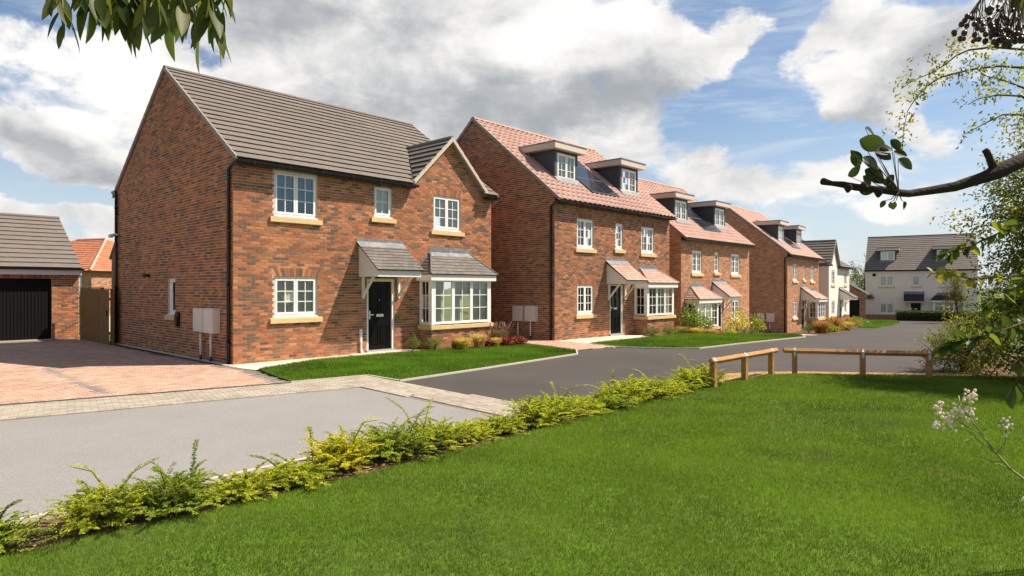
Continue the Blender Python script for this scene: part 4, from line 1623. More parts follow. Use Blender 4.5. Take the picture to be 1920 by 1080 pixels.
finish_blocks(sett_bed, 'sett', 'setts', q1, .1, .2, .006)
finish_blocks(sett_bed, 'sett', 'setts', q2, .1, .2, .006)

# red block driveway with dark border and slot drain
DRIVE = [(-6.98, 15.50), (-6.45, 15.10), (-5.8, 14.45), (-5.1, 13.55), (-4.50, 12.78), (-8.26, 10.36), (-17.1, 4.45), (-24, 12), (-20.4, 20.0), (-16.5, 24.15), (-16.0, 23.6), (-13.35, 21.15), (-10.3, 18.4)]
drive = sheet('block_driveway', DRIVE, .006, 'joint_sand')
U = Vector((math.cos(U_ANG), math.sin(U_ANG)))
Vv = Vector((-U.y, U.x))
PINK = [(.41, .255, .18), (.44, .28, .20), (.37, .23, .165), (.46, .30, .22), (.36, .24, .18), (.42, .27, .20)]
BORD = [(-6.98, 15.50), (-6.45, 15.10), (-5.8, 14.45), (-5.1, 13.55), (-4.50, 12.78)]


def near_line(x, y, pts, d):
    p = Vector((x, y))
    for a, b in zip(pts, pts[1:]):
        a, b = Vector(a), Vector(b)
        t = max(0, min(1, (p - a).dot(b - a) / (b - a).length_squared))
        if (p - a.lerp(b, t)).length < d:
            return True
    return False


_dr = random.Random(77)


def drive_col(c):
    if near_line(c.x, c.y, BORD, .24) or near_line(c.x, c.y, [(-10.3, 18.55), (-6.98, 15.6)], .2):
        return jit((.17, .145, .125), .15, _dr)
    if near_line(c.x, c.y, [(-10.9, 14.94), (-7.2, 11.43)], .09):
        return jit((.22, .19, .165), .15, _dr)
    k = mnoise.noise(Vector((c.x * .5, c.y * .5, 3))) * .14
    b = PINK[_dr.randrange(len(PINK))]
    return jit(tuple(x * (1 + k) for x in b), .14, _dr)


q3 = block_strip('p', [(Vector((-4.0, 12.6)) - U * 18, U, Vv, 22, 16), (Vector((-4.0, 12.6)) - U * 18, U, -Vv, 22, 8)], .1, .2, PINK, 43, 300,
                 keep=lambda x, y: bool(inside(DRIVE, x, y)) and x > -1.05 * y - 2, colour=drive_col)
finish_blocks(drive, 'paver', 'pavers', q3, .1, .2, .006)


def strip(name, pts, w, z0, z1, mat, kind='structure', seg=None):
    """A long narrow solid along a path, in lengths when seg is given."""
    mb = MB()
    P = [Vector((x, y)) for x, y in pts]
    root = None
    pieces = []
    for a, b in zip(P, P[1:]):
        L = (b - a).length
        n = max(1, int(round(L / seg))) if seg else 1
        d = (b - a).normalized()
        s = Vector((-d.y, d.x)) * (w / 2)
        for k in range(n):
            p, q = a.lerp(b, k / n) + d * (.004 if seg else 0), a.lerp(b, (k + 1) / n) - d * (.004 if seg else 0)
            if not seg:
                p, q = p - d * .01, q + d * .01
            hexa = [(p.x - s.x, p.y - s.y, TZ(p.y) + z0), (q.x - s.x, q.y - s.y, TZ(q.y) + z0), (q.x + s.x, q.y + s.y, TZ(q.y) + z0), (p.x + s.x, p.y + s.y, TZ(p.y) + z0)]
            hexa += [(x, y, z - z0 + z1) for x, y, z in hexa]
            pieces.append(hexa)
    if not seg:
        for h in pieces:
            mb.hexa(h)
        o = mb.build(name, mat)
        tag(o, kind=kind)
        return o
    root = empty(name)
    tag(root, kind=kind)
    for h in pieces:
        MB().hexa(h).build('kerb_length', mat, root)
    return root


strip('slot_drain', [(-4.40, 12.72), (-8.19, 10.28), (-17.05, 4.35)], .11, -.05, .030, 'drain')
E1 = EDGE_A
strip('concrete_edging', [(EDGE_A.x, EDGE_A.y), (EDGE_B.x, EDGE_B.y)], .055, -.1, .055, 'concrete', seg=.915)

# front gardens
LAWN1 = [(-5.86, 14.84), (-5.07, 16.75), (-3.01, 18.85), (-.75, 20.3), (.45, 21.55), (1.90, 19.35), (1.84, 18.36), (-.75, 14.97), (-2.28, 13.05), (-3.1, 13.83), (-4.41, 12.85), (-5.1, 13.75)]
LAWN2 = [(2.62, 21.7), (4.2, 23.3), (5.8, 24.9), (8.0, 28.3), (10.6, 30.6), (11.6, 29.8), (12.1, 27.2), (11.25, 24.75), (7.69, 21.77), (5.83, 20.08), (4.98, 19.98), (3.43, 20.42)]
LAWN5 = [(26.2, 48.4), (30.5, 58.5), (34.5, 62.2), (37.0, 61.8), (34.5, 57), (30.6, 51.9), (27.2, 48.0)]
sheet('front_lawn', LAWN1, .035, 'turf', skirt=.12)
sheet('front_lawn', LAWN2, .035, 'turf', skirt=.15)
sheet('far_lawn', LAWN5, .04, 'turf', skirt=.1)
strip('lawn_kerb', [(-4.41, 12.81), (-3.1, 13.79), (-2.28, 13.0), (-.73, 14.93), (1.87, 18.33), (1.94, 19.36)], .042, -.1, .038, 'concrete', seg=.915)
strip('lawn_kerb', [(2.6, 21.65), (3.42, 20.38), (4.98, 19.93), (5.84, 20.03), (7.72, 21.73), (11.3, 24.72), (12.15, 27.2)], .042, -.1, .038, 'concrete', seg=.915)
sheet('gravel_strip', [(-7.35, 16.0), (-6.85, 15.45), (-5.9, 14.75), (-5.0, 16.6), (-2.9, 18.75), (-.6, 20.2), (.5, 21.6), (-1.5, 23.5), (-8.0, 17.5)], .014, 'pale_gravel')
sheet('gravel_strip', [(-6.95, 15.55), (-6.80, 15.75), (-13.3, 21.95), (-13.5, 21.70)], .022, 'pale_gravel')
sheet('flagged_path', [(-4.3, 17.5), (-3.15, 18.65), (-2.6, 19.05), (-3.4, 20.2), (-4.9, 18.7)], .030, 'flagstone')
sheet('shared_drive', [(.45, 21.6), (1.95, 19.42), (2.5, 20.6), (3.35, 20.45), (2.55, 21.75), (5.0, 24.6), (9.5, 29.5), (3, 31), (-4, 27), (-4, 22.5)], .012, 'flagstone')
pinkd = sheet('pink_block_drive', [(.50, 21.55), (1.95, 19.42), (2.9, 20.3), (3.35, 20.45), (2.55, 21.70), (1.6, 22.9), (-5.5, 29.0), (-8, 26.5)], .016, 'joint_sand')
q4 = block_strip('p', [(Vector((.5, 20.5)) - U * 8 - Vv * 4, U, Vv, 14, 14)], .1, .2, PINK, 44, 0, keep=lambda x, y: bool(inside([(.50, 21.55), (1.95, 19.42), (2.9, 20.3), (3.35, 20.45), (2.55, 21.70), (1.6, 22.9), (-5.5, 29.0), (-8, 26.5)], x, y)))
finish_blocks(pinkd, 'paver', 'pavers', q4, .1, .2, .010)
sheet('pink_path', [(11.6, 30.4), (13.2, 35.2), (17.2, 40.4), (18.4, 38.6), (14.5, 31.6), (12.2, 27.4)], .012, 'flagstone')
BED5 = [(17.3, 40.2), (18.2, 38.3), (20.3, 40.1), (24.8, 46.7), (29.3, 54.6), (27, 54), (21, 46)]
sheet('planting_bed', BED5, .03, 'soil', skirt=.1)
sheet('planting_bed', [(-3.1, 19.0), (-.7, 20.4), (.45, 21.6), (-.6, 22.6), (-1.4, 21.7), (-3.7, 19.2)], .028, 'soil')
sheet('planting_bed', [(5.8, 25.0), (8.0, 28.4), (10.6, 30.7), (12.8, 33.2), (12.0, 34.6), (8.1, 30.5), (7.2, 29.0), (5.2, 25.6)], .03, 'soil')

# the hedge bed and the big lawn
BED = [(-7.5, 1.26), (3.95, 13.66), (4.6, 14.0), (5.5, 14.40), (6.5, 14.45), (9.2, 14.10), (10.3, 14.4), (13, 18), (16, 18), (16, 12.6), (9.2, 13.6), (6.5, 13.9), (5.5, 13.75), (4.75, 13.15), (4.08, 12.5), (2.07, 10.40), (.236, 8.27), (-1.36, 6.55), (-2.2, 5.66), (-3.59, 4.42), (-6.5, 1.2)]
sheet('soil_bed', BED, .008, 'soil')
sheet('sandy_verge', [(3.9, 13.2), (3.98, 13.7), (4.6, 14.10), (5.5, 14.48), (6.5, 14.53), (9.2, 14.18), (10.2, 14.55), (10.9, 14.3), (9.2, 13.5), (6.5, 13.8), (5.5, 13.65), (4.75, 13.05), (4.2, 12.6)], .012, 'sandy_gravel')
LAWN = [(-6.6, 1.1), (-3.59, 4.45), (-2.2, 5.69), (-1.36, 6.59), (.236, 8.32), (2.07, 10.46), (4.08, 12.58), (4.75, 13.22), (5.5, 13.82), (6.5, 13.96), (9.2, 13.66), (16, 12.7), (18, -6), (-6.6, -6)]
sheet('lawn', LAWN, .030, 'turf', skirt=.04)

# ------------------------------------------------------------------ grass blades


def value_noise(X, Y, cell, seed):
    """Smooth random field in -1..1 with features about one cell wide."""
    tab = np.random.RandomState(seed).uniform(-1, 1, (64, 64))
    x, y = X / cell, Y / cell
    i, j = np.floor(x).astype(int), np.floor(y).astype(int)
    u, v = x - i, y - j
    u, v = u * u * (3 - 2 * u), v * v * (3 - 2 * v)
    t = lambda a, b: tab[a % 64, b % 64]
    return (t(i, j) * (1 - u) + t(i + 1, j) * u) * (1 - v) + (t(i, j + 1) * (1 - u) + t(i + 1, j + 1) * u) * v


def blades(name, poly, bands, seed, base, dz=.03):
    rs = np.random.RandomState(seed)
    xs, ys = [p[0] for p in poly], [p[1] for p in poly]
    Vs, Cs = [], []
    for (y0, y1, dens, h, w) in bands:
        ya, yb = max(y0, min(ys)), min(y1, max(ys))
        xa, xb = max(min(xs), -.88 * yb - 1.0), min(max(xs), .88 * yb + 1.0)
        if yb <= ya or xb <= xa:
            continue
        n = int((yb - ya) * (xb - xa) * dens)
        X, Y = rs.uniform(xa, xb, n), rs.uniform(ya, yb, n)
        k = inside(poly, X, Y) & (np.abs(X) < .88 * Y + 1.0)
        X, Y = X[k], Y[k]
        n = len(X)
        Z = np.interp(Y, CUT_Y, CUT_Z) + dz
        # slow colour and height patches, worn spots, faint mowing bands
        patch = .75 * value_noise(X, Y * .8, 1.5, seed) + .50 * value_noise(X + 7, Y, .55, seed + 1) + .22 * value_noise(X, Y + 3, .2, seed + 2) + .14 * np.sin((X * .35 + Y) * 5.2)
        hh = h * rs.uniform(.55, 1.25, n) * (1 + .22 * patch)
        th = rs.uniform(0, 2 * np.pi, n)
        lean = rs.uniform(.1, .75, n) * hh
        la = rs.uniform(0, 2 * np.pi, n)
        V = np.zeros((n, 3, 3))
        cx, sx = np.cos(th) * w / 2, np.sin(th) * w / 2
        V[:, 0] = np.stack([X - cx, Y - sx, Z - .004], 1)
        V[:, 1] = np.stack([X + cx, Y + sx, Z - .004], 1)
        V[:, 2] = np.stack([X + np.cos(la) * lean, Y + np.sin(la) * lean, Z + hh], 1)
        c = np.array(base)[None] * (1 + .55 * patch[:, None]) * rs.uniform(.72, 1.28, n)[:, None]
        pale = np.clip(value_noise(X + 11, Y + 5, .9, seed + 3) * .9 + value_noise(X, Y, .3, seed + 4) * .5 + rs.normal(0, .25, n), 0, 1)[:, None]
        c = c * (1 - .55 * pale) + np.array((.150, .195, .060)) * .55 * pale
        yel = np.clip(patch + rs.normal(0, .5, n) - .25, 0, 1)[:, None]
        c = c * (1 - .45 * yel) + np.array((.17, .215, .03)) * .45 * yel
        worn = np.clip(value_noise(X + 23, Y + 9, .7, seed + 5) * .8 + value_noise(X, Y + 30, .22, seed + 6) * .5 - .55, 0, 1)
        dry = (rs.rand(n) < .03 + .9 * worn)[:, None]
        c = np.where(dry, np.array((.21, .195, .075)), c)
        Vs.append(V.reshape(-1, 3))
        Cs.append(np.repeat(c, 3, axis=0))
    V, C = np.concatenate(Vs), np.concatenate(Cs)
    me = np_mesh(name, V, np.arange(len(V)).reshape(-1, 3), 'grass', C)
    o = link(name, me)
    tag(o, kind='stuff')
    return o


G_FRONT = (.112, .178, .017)
blades('lawn_grass', LAWN, [(3.2, 5.5, 10500, .032, .0040), (5.5, 7.5, 8000, .033, .005), (7.5, 10, 5200, .034, .0065), (10, 14.2, 3200, .036, .009)], 3, G_FRONT)
blades('front_lawn_grass', LAWN1, [(12, 22, 2200, .05, .011)], 4, (.085, .175, .013), .035)
blades('front_lawn_grass', LAWN2, [(19, 33, 1300, .055, .015)], 5, (.092, .175, .014), .035)
blades('far_lawn_grass', LAWN5, [(48, 63, 260, .07, .04)], 6, (.085, .165, .022), .04)
tag(bpy.data.objects['lawn_grass'], 'short mown green grass of the large foreground lawn', 'grass')

# leaf litter and bark chips on the bed under the hedge
def litter(name, poly, n, seed, cols, size):
    rs = np.random.RandomState(seed)
    xs, ys = [p[0] for p in poly], [p[1] for p in poly]
    X, Y = rs.uniform(min(xs), max(xs), n * 6), rs.uniform(max(min(ys), 3.6), max(ys), n * 6)
    k = inside(poly, X, Y)
    X, Y = X[k][:n], Y[k][:n]
    n = len(X)
    a = rs.uniform(0, 6.28, n)
    s = rs.uniform(.5, 1.3, n) * size
    Z = np.interp(Y, CUT_Y, CUT_Z) + .02
    V = np.zeros((n, 4, 3))
    for i, (u, v, h) in enumerate(((-1, 0, 0), (0, -.45, .25), (1, 0, .05), (0, .45, .3))):
        V[:, i, 0] = X + (np.cos(a) * u - np.sin(a) * v) * s
        V[:, i, 1] = Y + (np.sin(a) * u + np.cos(a) * v) * s
        V[:, i, 2] = Z + h * s * rs.uniform(.3, 1.5, n)
    C = np.array(cols)[rs.randint(0, len(cols), n)] * rs.uniform(.7, 1.25, (n, 1))
    o = link(name, np_mesh(name, V.reshape(-1, 3), np.arange(4 * n).reshape(-1, 4), 'dry_leaf', np.repeat(C, 4, 0)))
    return tag(o, kind='stuff')


BEDSTRIP = [(-4.6, 4.4), (3.95, 13.6), (4.6, 14.0), (5.5, 14.40), (9.2, 14.10), (9.2, 13.55), (5.5, 13.7), (4.08, 12.4), (2.07, 10.30), (.236, 8.17), (-1.36, 6.45), (-2.2, 5.56), (-4.4, 3.4)]
litter('leaf_litter', BEDSTRIP, 2600, 8, [(.36, .19, .08), (.28, .13, .055), (.44, .27, .14), (.20, .10, .05), (.50, .34, .2)], .03)


# ------------------------------------------------------------------ knee-rail fence
def knee_rail(label, P0, P1, posts, seed):
    """Birdsmouth fence: a square rail laid on its edge in notched posts, held by galvanised straps."""
    rng = random.Random(seed)
    P0, P1 = Vector(P0), Vector(P1)
    L = (P1 - P0).length
    g = empty('knee_rail_fence', (P0.x, P0.y, .02), math.atan2(P1.y - P0.y, P1.x - P0.x))
    tag(g, label, 'fence', 'timber knee rails at the end of the lawn')
    r, zc = .058, .505
    prof = []
    for k in range(4):                              # chamfered square set on its edge
        a = math.pi / 2 * k
        for e in (-.12, .12):
            prof.append((r * math.cos(a + e), r * math.sin(a + e)))
    m = MB()
    n = 8
    rings = []
    for i in range(n + 1):
        x = L * i / n
        dy, dz = rng.uniform(-.004, .004), rng.uniform(-.004, .004)
        rings.append([(x, p + dy, zc + q + dz) for p, q in prof])
    for a, b in zip(rings, rings[1:]):
        base = len(m.v)
        m.v += a + b
        m.c += [(1, 1, 1)] * 16
        m.f += [(base + k, base + (k + 1) % 8, base + 8 + (k + 1) % 8, base + 8 + k) for k in range(8)]
    for a, d in ((rings[0], -.03), (rings[-1], .03)):
        base = len(m.v)
        cx = (a[0][0] + d, sum(p[1] for p in a) / 8, sum(p[2] for p in a) / 8)
        m.v += a + [cx]
        m.c += [(1, 1, 1)] * 9
        m.f += [(base + k, base + (k + 1) % 8, base + 8) for k in range(8)]
    m.build('rail', 'oak_timber', g)
    for x in posts:
        h = .050
        p = MB()
        top = zc - .004
        p.prism([(x - h, -h, -.25), (x - h, h, -.25), (x - h, h, top), (x - h, 0, top - h - .008), (x - h, -h, top)], [(x + h, -h, -.25), (x + h, h, -.25), (x + h, h, top), (x + h, 0, top - h - .008), (x + h, -h, top)])
        post = p.build('post', 'oak_timber', g)
        s = MB()
        w = .022
        t = .003
        for sg in (-1, 1):
            s.hexa([(x - w, sg * (h + .001), zc - .12), (x + w, sg * (h + .001), zc - .12), (x + w, sg * (h + .001 + t), zc - .12), (x - w, sg * (h + .001 + t), zc - .12),
                    (x - w, sg * (h + .001), zc + .012), (x + w, sg * (h + .001), zc + .012), (x + w, sg * (h + .001 + t), zc + .012), (x - w, sg * (h + .001 + t), zc + .012)])
            s.hexa([(x - w, sg * (h + .004), zc + .010), (x + w, sg * (h + .004), zc + .010), (x + w, sg * (h + .012), zc + .010), (x - w, sg * (h + .012), zc + .010),
                    (x - w, 0, zc + r + .002), (x + w, 0, zc + r + .002), (x + w, 0, zc + r + .008), (x - w, 0, zc + r + .008)])
        s.build('strap', 'galvanised', g)
    return g


knee_rail('timber knee rail at the end of the hedge, sloping away beside the road', (3.72, 12.00), (5.82, 14.13), [.10, 1.42, 2.72], 1)
knee_rail('timber knee rail running straight across the far edge of the lawn', (5.99, 14.14), (8.74, 13.33), [.22, 1.56, 2.80], 2)


# ------------------------------------------------------------------ plants
def leaves_mesh(name, P, D, size, C, ratio=.45, up=None, fold=.18, seed=0, mat='leaf'):
    """One folded four-point leaf per point: P base, D direction."""
    rs = np.random.RandomState(seed)
    P, D, size = np.asarray(P, float), np.asarray(D, float), np.asarray(size, float)
    n = len(P)
    D = D / (np.linalg.norm(D, axis=1, keepdims=True) + 1e-9)
    if up is None:
        up = np.array((0, 0, 1.0)) + rs.normal(0, .55, (n, 3))
    S = np.cross(D, up)
    S /= np.linalg.norm(S, axis=1, keepdims=True) + 1e-9
    N = np.cross(S, D)
    s = size[:, None]
    V = np.stack([P, P + D * s * .45 + S * s * ratio / 2 + N * s * fold, P + D * s - N * s * .10, P + D * s * .45 - S * s * ratio / 2 + N * s * fold], 1).reshape(-1, 3)
    i = np.arange(n)[:, None] * 4
    F = np.concatenate([i + np.array((0, 1, 2)), i + np.array((0, 2, 3))], 0)
    return np_mesh(name, V, F, mat, np.repeat(np.asarray(C), 4, 0))


def sprig_shrub(loc, rad, h, ntw, nlf0, pal, seed, label, long=4, name='low_shrub', group='low shrubs along the lawn edge', lsize=.024):
    """Low shrub of arching sprigs set with small paired leaves."""
    rs = np.random.RandomState(seed)
    root = empty(name, loc)
    tag(root, label, 'shrub', group)
    P, D, Z, C = [], [], [], []
    st = MB()
    for k in range(ntw):
        az = rs.uniform(0, 2 * np.pi)
        out = rad * rs.uniform(.25, 1.0)
        top = h * rs.uniform(.18, 1.0) * (1 - .35 * (out / rad) ** 2)
        if k < long:
            out, top = rad * rs.uniform(.7, 1.25), h * rs.uniform(1.15, 1.5)
        b = np.array((rs.normal(0, rad * .25), rs.normal(0, rad * .25), 0.02))
        m = b + np.array((np.cos(az) * out * .35, np.sin(az) * out * .35, top * .95))
        e = b + np.array((np.cos(az) * out, np.sin(az) * out, top * rs.uniform(.75, 1.05)))
        nlf = int(nlf0 * (1.9 if k < long else 1))
        t = np.linspace(.22 if k >= long else .12, 1, nlf)[:, None]
        pts = (1 - t) ** 2 * b + 2 * t * (1 - t) * m + t ** 2 * e
        tan = 2 * (1 - t) * (m - b) + 2 * t * (e - m)
        tan /= np.linalg.norm(tan, axis=1, keepdims=True)
        side = np.cross(tan, (0, 0, 1.0))
        side /= np.linalg.norm(side, axis=1, keepdims=True) + 1e-6
        sg = np.where(np.arange(nlf) % 2 == 0, 1, -1)[:, None]
        dd = side * sg + tan * .65 + rs.normal(0, .28, (nlf, 3))
        P.append(pts)
        D.append(dd)
        Z.append(rs.uniform(.75, 1.25, nlf) * lsize * (1.15 - .4 * t[:, 0]))
        c = np.array(pal[rs.randint(len(pal))])
        tip = t ** 2 * .5
        cc = c * (1 - tip) + np.array(pal[0]) * 1.15 * tip
        C.append(cc * rs.uniform(.7, 1.3, (nlf, 1)))
        if k % 3 == 0 or k < long:
            q = [(1 - u) ** 2 * b + 2 * u * (1 - u) * m + u ** 2 * e for u in (0, .3, .6, 1)]
            st.tube(q, [.006, .005, .004, .002], 4)
    fo = link('foliage', leaves_mesh('foliage', np.concatenate(P), np.concatenate(D), np.concatenate(Z), np.concatenate(C), .55, seed=seed), root)
    tag(fo, kind='stuff')
    tag(st.build('stems', 'twig', root), kind='stuff')
    return root


HEDGE_Y = (.235, .265, .022)
HEDGE_PAL = [[(.44, .44, .030), (.27, .32, .025), (.11, .15, .018)], [(.30, .35, .030), (.18, .23, .024), (.08, .125, .018)], [(.58, .52, .025), (.46, .43, .022), (.22, .25, .018)]]
ORD = ['first', 'second', 'third', 'fourth', 'fifth', 'sixth', 'seventh', 'eighth', 'ninth', 'tenth', 'eleventh', 'twelfth', 'thirteenth', 'fourteenth', 'fifteenth', 'sixteenth', 'seventeenth', 'eighteenth', 'nineteenth', 'twentieth', 'twenty-first']
NH = 20
hr = random.Random(19)
for i in range(NH):
    f = (NH - 1 - i) / (NH - 1)
    x, y = -3.69 + 7.52 * f + hr.uniform(-.08, .08), 4.57 + 8.1 * f + hr.uniform(-.08, .08)
    big = hr.uniform(.38, .50)
    hh = hr.choice((.20, .24, .28, .34, .40))
    pal = HEDGE_PAL[hr.choice((0, 0, 1))]
    extra = 'low green shrub'
    if i > 12:
        big *= .84
    if i == 14:
        pal, big, hh = HEDGE_PAL[2], .38, .44
        extra = 'golden yellow shrub'
    elif i in (4, 8, 13):
        big, hh = .52, .38
        extra = 'large spreading green shrub'
    elif i in (10, 11, 15):
        big, hh = .40, .20
        extra = 'small sparse green shrub'
    sprig_shrub((x, y, .01), big, hh, int(190 * big / .4), 42, pal, 300 + i, f'{extra}, {ORD[i]} from the knee rail in the row along the lawn', long=hr.choice((1, 2, 4)), lsize=.031)


def mound(loc, rad, h, n, pal, seed, label, lsize=.05, ratio=.5, name='garden_shrub', group='garden plants before the houses', stems=True, gap=.0):
    """Rounded leafy bush: leaves through an uneven volume over a few stems."""
    rs = np.random.RandomState(seed)
    root = empty(name, loc)
    tag(root, label, 'flower basket' if name == 'hanging_basket' else 'shrub', group)
    d = rs.normal(0, 1, (n, 3))
    d /= np.linalg.norm(d, axis=1, keepdims=True)
    d[:, 2] = np.abs(d[:, 2]) * np.where(rs.rand(n) < .2, -.4, 1)
    lump = 1 + .28 * np.sin(d[:, 0] * 4.1 + seed) * np.sin(d[:, 1] * 3.7 + seed * 2) + .16 * np.sin(d[:, 0] * 9 + d[:, 2] * 8)
    r = (rs.rand(n) ** .38) * lump
    P = d * r[:, None] * np.array((rad, rad, h * .62)) + np.array((0, 0, h * .42))
    P[:, 2] = np.maximum(P[:, 2], .03)
    D = d + rs.normal(0, .55, (n, 3)) + np.array((0, 0, .15))
    C = np.array(pal)[rs.randint(0, len(pal), n)] * rs.uniform(.7, 1.3, (n, 1))
    fo = link('foliage', leaves_mesh('foliage', P, D, lsize * rs.uniform(.7, 1.3, n), C, ratio, seed=seed), root)
    tag(fo, kind='stuff')
    if stems:
        st = MB()
        for k in range(7):
            a = rs.uniform(0, 6.28)
            st.tube([(0, 0, -.02), (math.cos(a) * rad * .3, math.sin(a) * rad * .3, h * .45), (math.cos(a) * rad * .7, math.sin(a) * rad * .7, h * .8)], [.014, .009, .004], 5)
        tag(st.build('stems', 'twig', root), kind='stuff')
    return root


def tuft(loc, rad, h, n, pal, seed, label, plume=None, name='ornamental_grass', group='garden plants before the houses', w=.008):
    """Clump of arching narrow blades, with seed plumes when given."""
    rs = np.random.RandomState(seed)
    root = empty(name, loc)
    tag(root, label, 'grass plant', group)
    az = rs.uniform(0, 2 * np.pi, n)
    o = rad * rs.uniform(.2, 1, n) ** .7
    hh = h * rs.uniform(.6, 1.1, n)
    b = np.stack([rs.normal(0, rad * .18, n), rs.normal(0, rad * .18, n), np.zeros(n)], 1)
    dirv = np.stack([np.cos(az), np.sin(az), np.zeros(n)], 1)
    side = np.stack([-np.sin(az), np.cos(az), np.zeros(n)], 1)
    V = []
    for f, zf, ww in ((0, 0, 1), (.35, .75, .9), (.75, 1.0, .6), (1.0, .88, .1)):
        c = b + dirv * (o * f)[:, None] + np.array((0, 0, 1.0)) * (hh * zf)[:, None]
        V.append(c - side * w * ww / 2)
        V.append(c + side * w * ww / 2)
    V = np.stack(V, 1).reshape(-1, 3)
    i = np.arange(n)[:, None] * 8
    F = np.concatenate([i + np.array((2 * k, 2 * k + 1, 2 * k + 3, 2 * k + 2)) for k in range(3)], 0)
    C = np.repeat(np.array(pal)[rs.randint(0, len(pal), n)] * rs.uniform(.75, 1.25, (n, 1)), 8, 0)
    tag(link('blades', np_mesh('blades', V, F, 'grass', C), root), kind='stuff')
    if plume:
        st = MB()
        for k in range(plume[1]):
            a, q = rs.uniform(0, 6.28), rs.uniform(.3, 1.0)
            z = h * rs.uniform(1.0, 1.45)
            e = (math.cos(a) * rad * q, math.sin(a) * rad * q, z)
            st.tube([(0, 0, 0), (e[0] * .5, e[1] * .5, z * .7), e], [.003, .002, .002], 4, plume[0])
            st.tube([e, (e[0] * 1.08, e[1] * 1.08, z + .06), (e[0] * 1.2, e[1] * 1.2, z + .11)], [.004, .012, .003], 5, plume[0])
        me = st.mesh('plumes', 'grass')
        tag(link('plumes', me, root), kind='stuff')
    return root


GRN = [(.11, .16, .03), (.15, .19, .04), (.08, .12, .025)]
YEL = [(.50, .36, .06), (.42, .34, .08), (.56, .42, .12)]
RED = [(.20, .025, .030), (.28, .05, .045), (.13, .018, .028), (.30, .11, .07)]
mound((-2.95, 19.30, .02), .20, .42, 900, [(.20, .21, .05), (.13, .16, .035)], 1, 'small upright olive bush right of the black door of the nearest house', .035)
mound((-2.33, 19.35, .02), .30, .38, 1300, [(.23, .22, .07), (.16, .17, .05)], 2, 'rounded olive bush under the left corner of the nearest bay window', .035)
tuft((-1.72, 19.75, .02), .26, .34, 320, [(.30, .16, .10), (.24, .13, .08)], 3, 'brownish grass clump under the nearest bay window')
tuft((-1.52, 19.55, .02), .34, .34, 700, YEL, 4, 'bright yellow grass clump at the lawn edge under the nearest bay window', w=.012)
tuft((-1.05, 20.25, .02), .34, .40, 700, [(.48, .34, .12), (.54, .38, .15)], 5, 'straw yellow grass clump right of the centre of the nearest bay window', w=.012)
mound((-.78, 20.45, .02), .24, .24, 700, RED, 6, 'small dark red leafy plant between two yellow grass clumps', .06, .8)
tuft((-.52, 20.45, .02), .24, .28, 450, YEL, 7, 'small yellow grass clump before the dark red plants', w=.012)
mound((-.28, 20.75, .02), .30, .28, 900, RED, 8, 'larger dark red leafy plant right of the nearest bay window', .065, .8)
mound((.18, 21.22, .02), .30, .25, 800, RED, 9, 'dark red leafy plant at the right end of the nearest flower bed', .065, .8)
tuft((-.40, 21.45, .02), .42, .46, 420, [(.16, .13, .06), (.20, .15, .09)], 10, 'purple plumed grass at the right end of the nearest bay window', ((.42, .27, .22), 60))

mound((5.55, 25.35, -.02), .34, .30, 700, GRN, 11, 'low green plant left of the second house bay', .05)
mound((6.45, 26.35, -.04), .38, .32, 800, [(.11, .17, .04), (.16, .19, .06)], 12, 'low green plant under the second house bay', .05)
tuft((7.2, 27.3, -.12), .40, .36, 420, [(.34, .22, .09), (.24, .19, .07)], 13, 'brown grass clump right of the second house bay', w=.014)
mound((8.25, 29.55, -.30), .55, 1.35, 420, [(.16, .21, .04), (.24, .28, .06), (.11, .16, .03)], 14, 'tall loose leafy shrub left of the orange house bay', .13, .6)
mound((9.0, 30.35, -.42), .62, .95, 700, [(.09, .13, .03), (.13, .17, .045), (.20, .24, .06)], 15, 'dark green shrub at the corner of the orange house bay', .10, .6)
tuft((8.3, 28.9, -.25), .45, .34, 420, YEL, 16, 'yellow grass clump before the orange house bay', w=.016)
tuft((9.2, 29.7, -.35), .5, .34, 420, [(.42, .24, .10), (.48, .33, .12)], 17, 'tawny grass clump before the orange house bay', w=.016)
mound((10.55, 31.3, -.52), .42, .45, 420, [(.36, .36, .06), (.20, .24, .05), (.42, .38, .08)], 18, 'yellow green shrub right of the orange house bay', .10, .6)
mound((11.55, 32.65, -.64), .60, 1.30, 420, [(.42, .38, .05), (.30, .31, .05), (.50, .44, .08)], 19, 'tall bright yellow shrub under the right window of the orange house', .12, .6)
mound((11.75, 31.9, -.58), .55, .55, 800, [(.10, .13, .07), (.13, .16, .09)], 20, 'grey green mounded plant below the tall yellow shrub', .06)
mound((10.0, 30.75, -.48), .34, .30, 360, [(.34, .06, .04), (.42, .20, .08)], 21, 'small reddish plant under the orange house bay', .08, .7)
mound((14.3, 37.6, -.88), .55, 1.15, 380, [(.28, .30, .05), (.18, .22, .05)], 22, 'yellow green shrub by the meter boxes of the fourth house', .13, .6)

mound((18.9, 40.8, -.98), .5, .5, 420, GRN, 23, 'low green plant at the left front corner of the fourth house', .09)
tuft((19.4, 40.2, -.96), .7, .75, 420, [(.40, .22, .07), (.34, .18, .06)], 24, 'orange brown grass clump before the fourth house', w=.03)
mound((20.3, 41.2, -.98), .65, .6, 600, [(.24, .27, .04), (.16, .20, .04)], 25, 'yellow green mound before the fourth house door', .10)
tuft((21.3, 42.6, -1.0), .7, .9, 420, [(.42, .20, .07), (.30, .16, .08), (.46, .28, .12)], 26, 'tall russet grass clump under the fourth house bay', w=.035)
mound((22.2, 43.6, -1.03), .6, .7, 520, [(.44, .28, .18), (.30, .16, .09), (.20, .21, .05)], 27, 'pinkish flowering shrub under the fourth house bay', .10)
tuft((23.3, 45.0, -1.06), .8, .55, 460, YEL, 28, 'yellow grass clump at the road edge beyond the fourth house', w=.035)
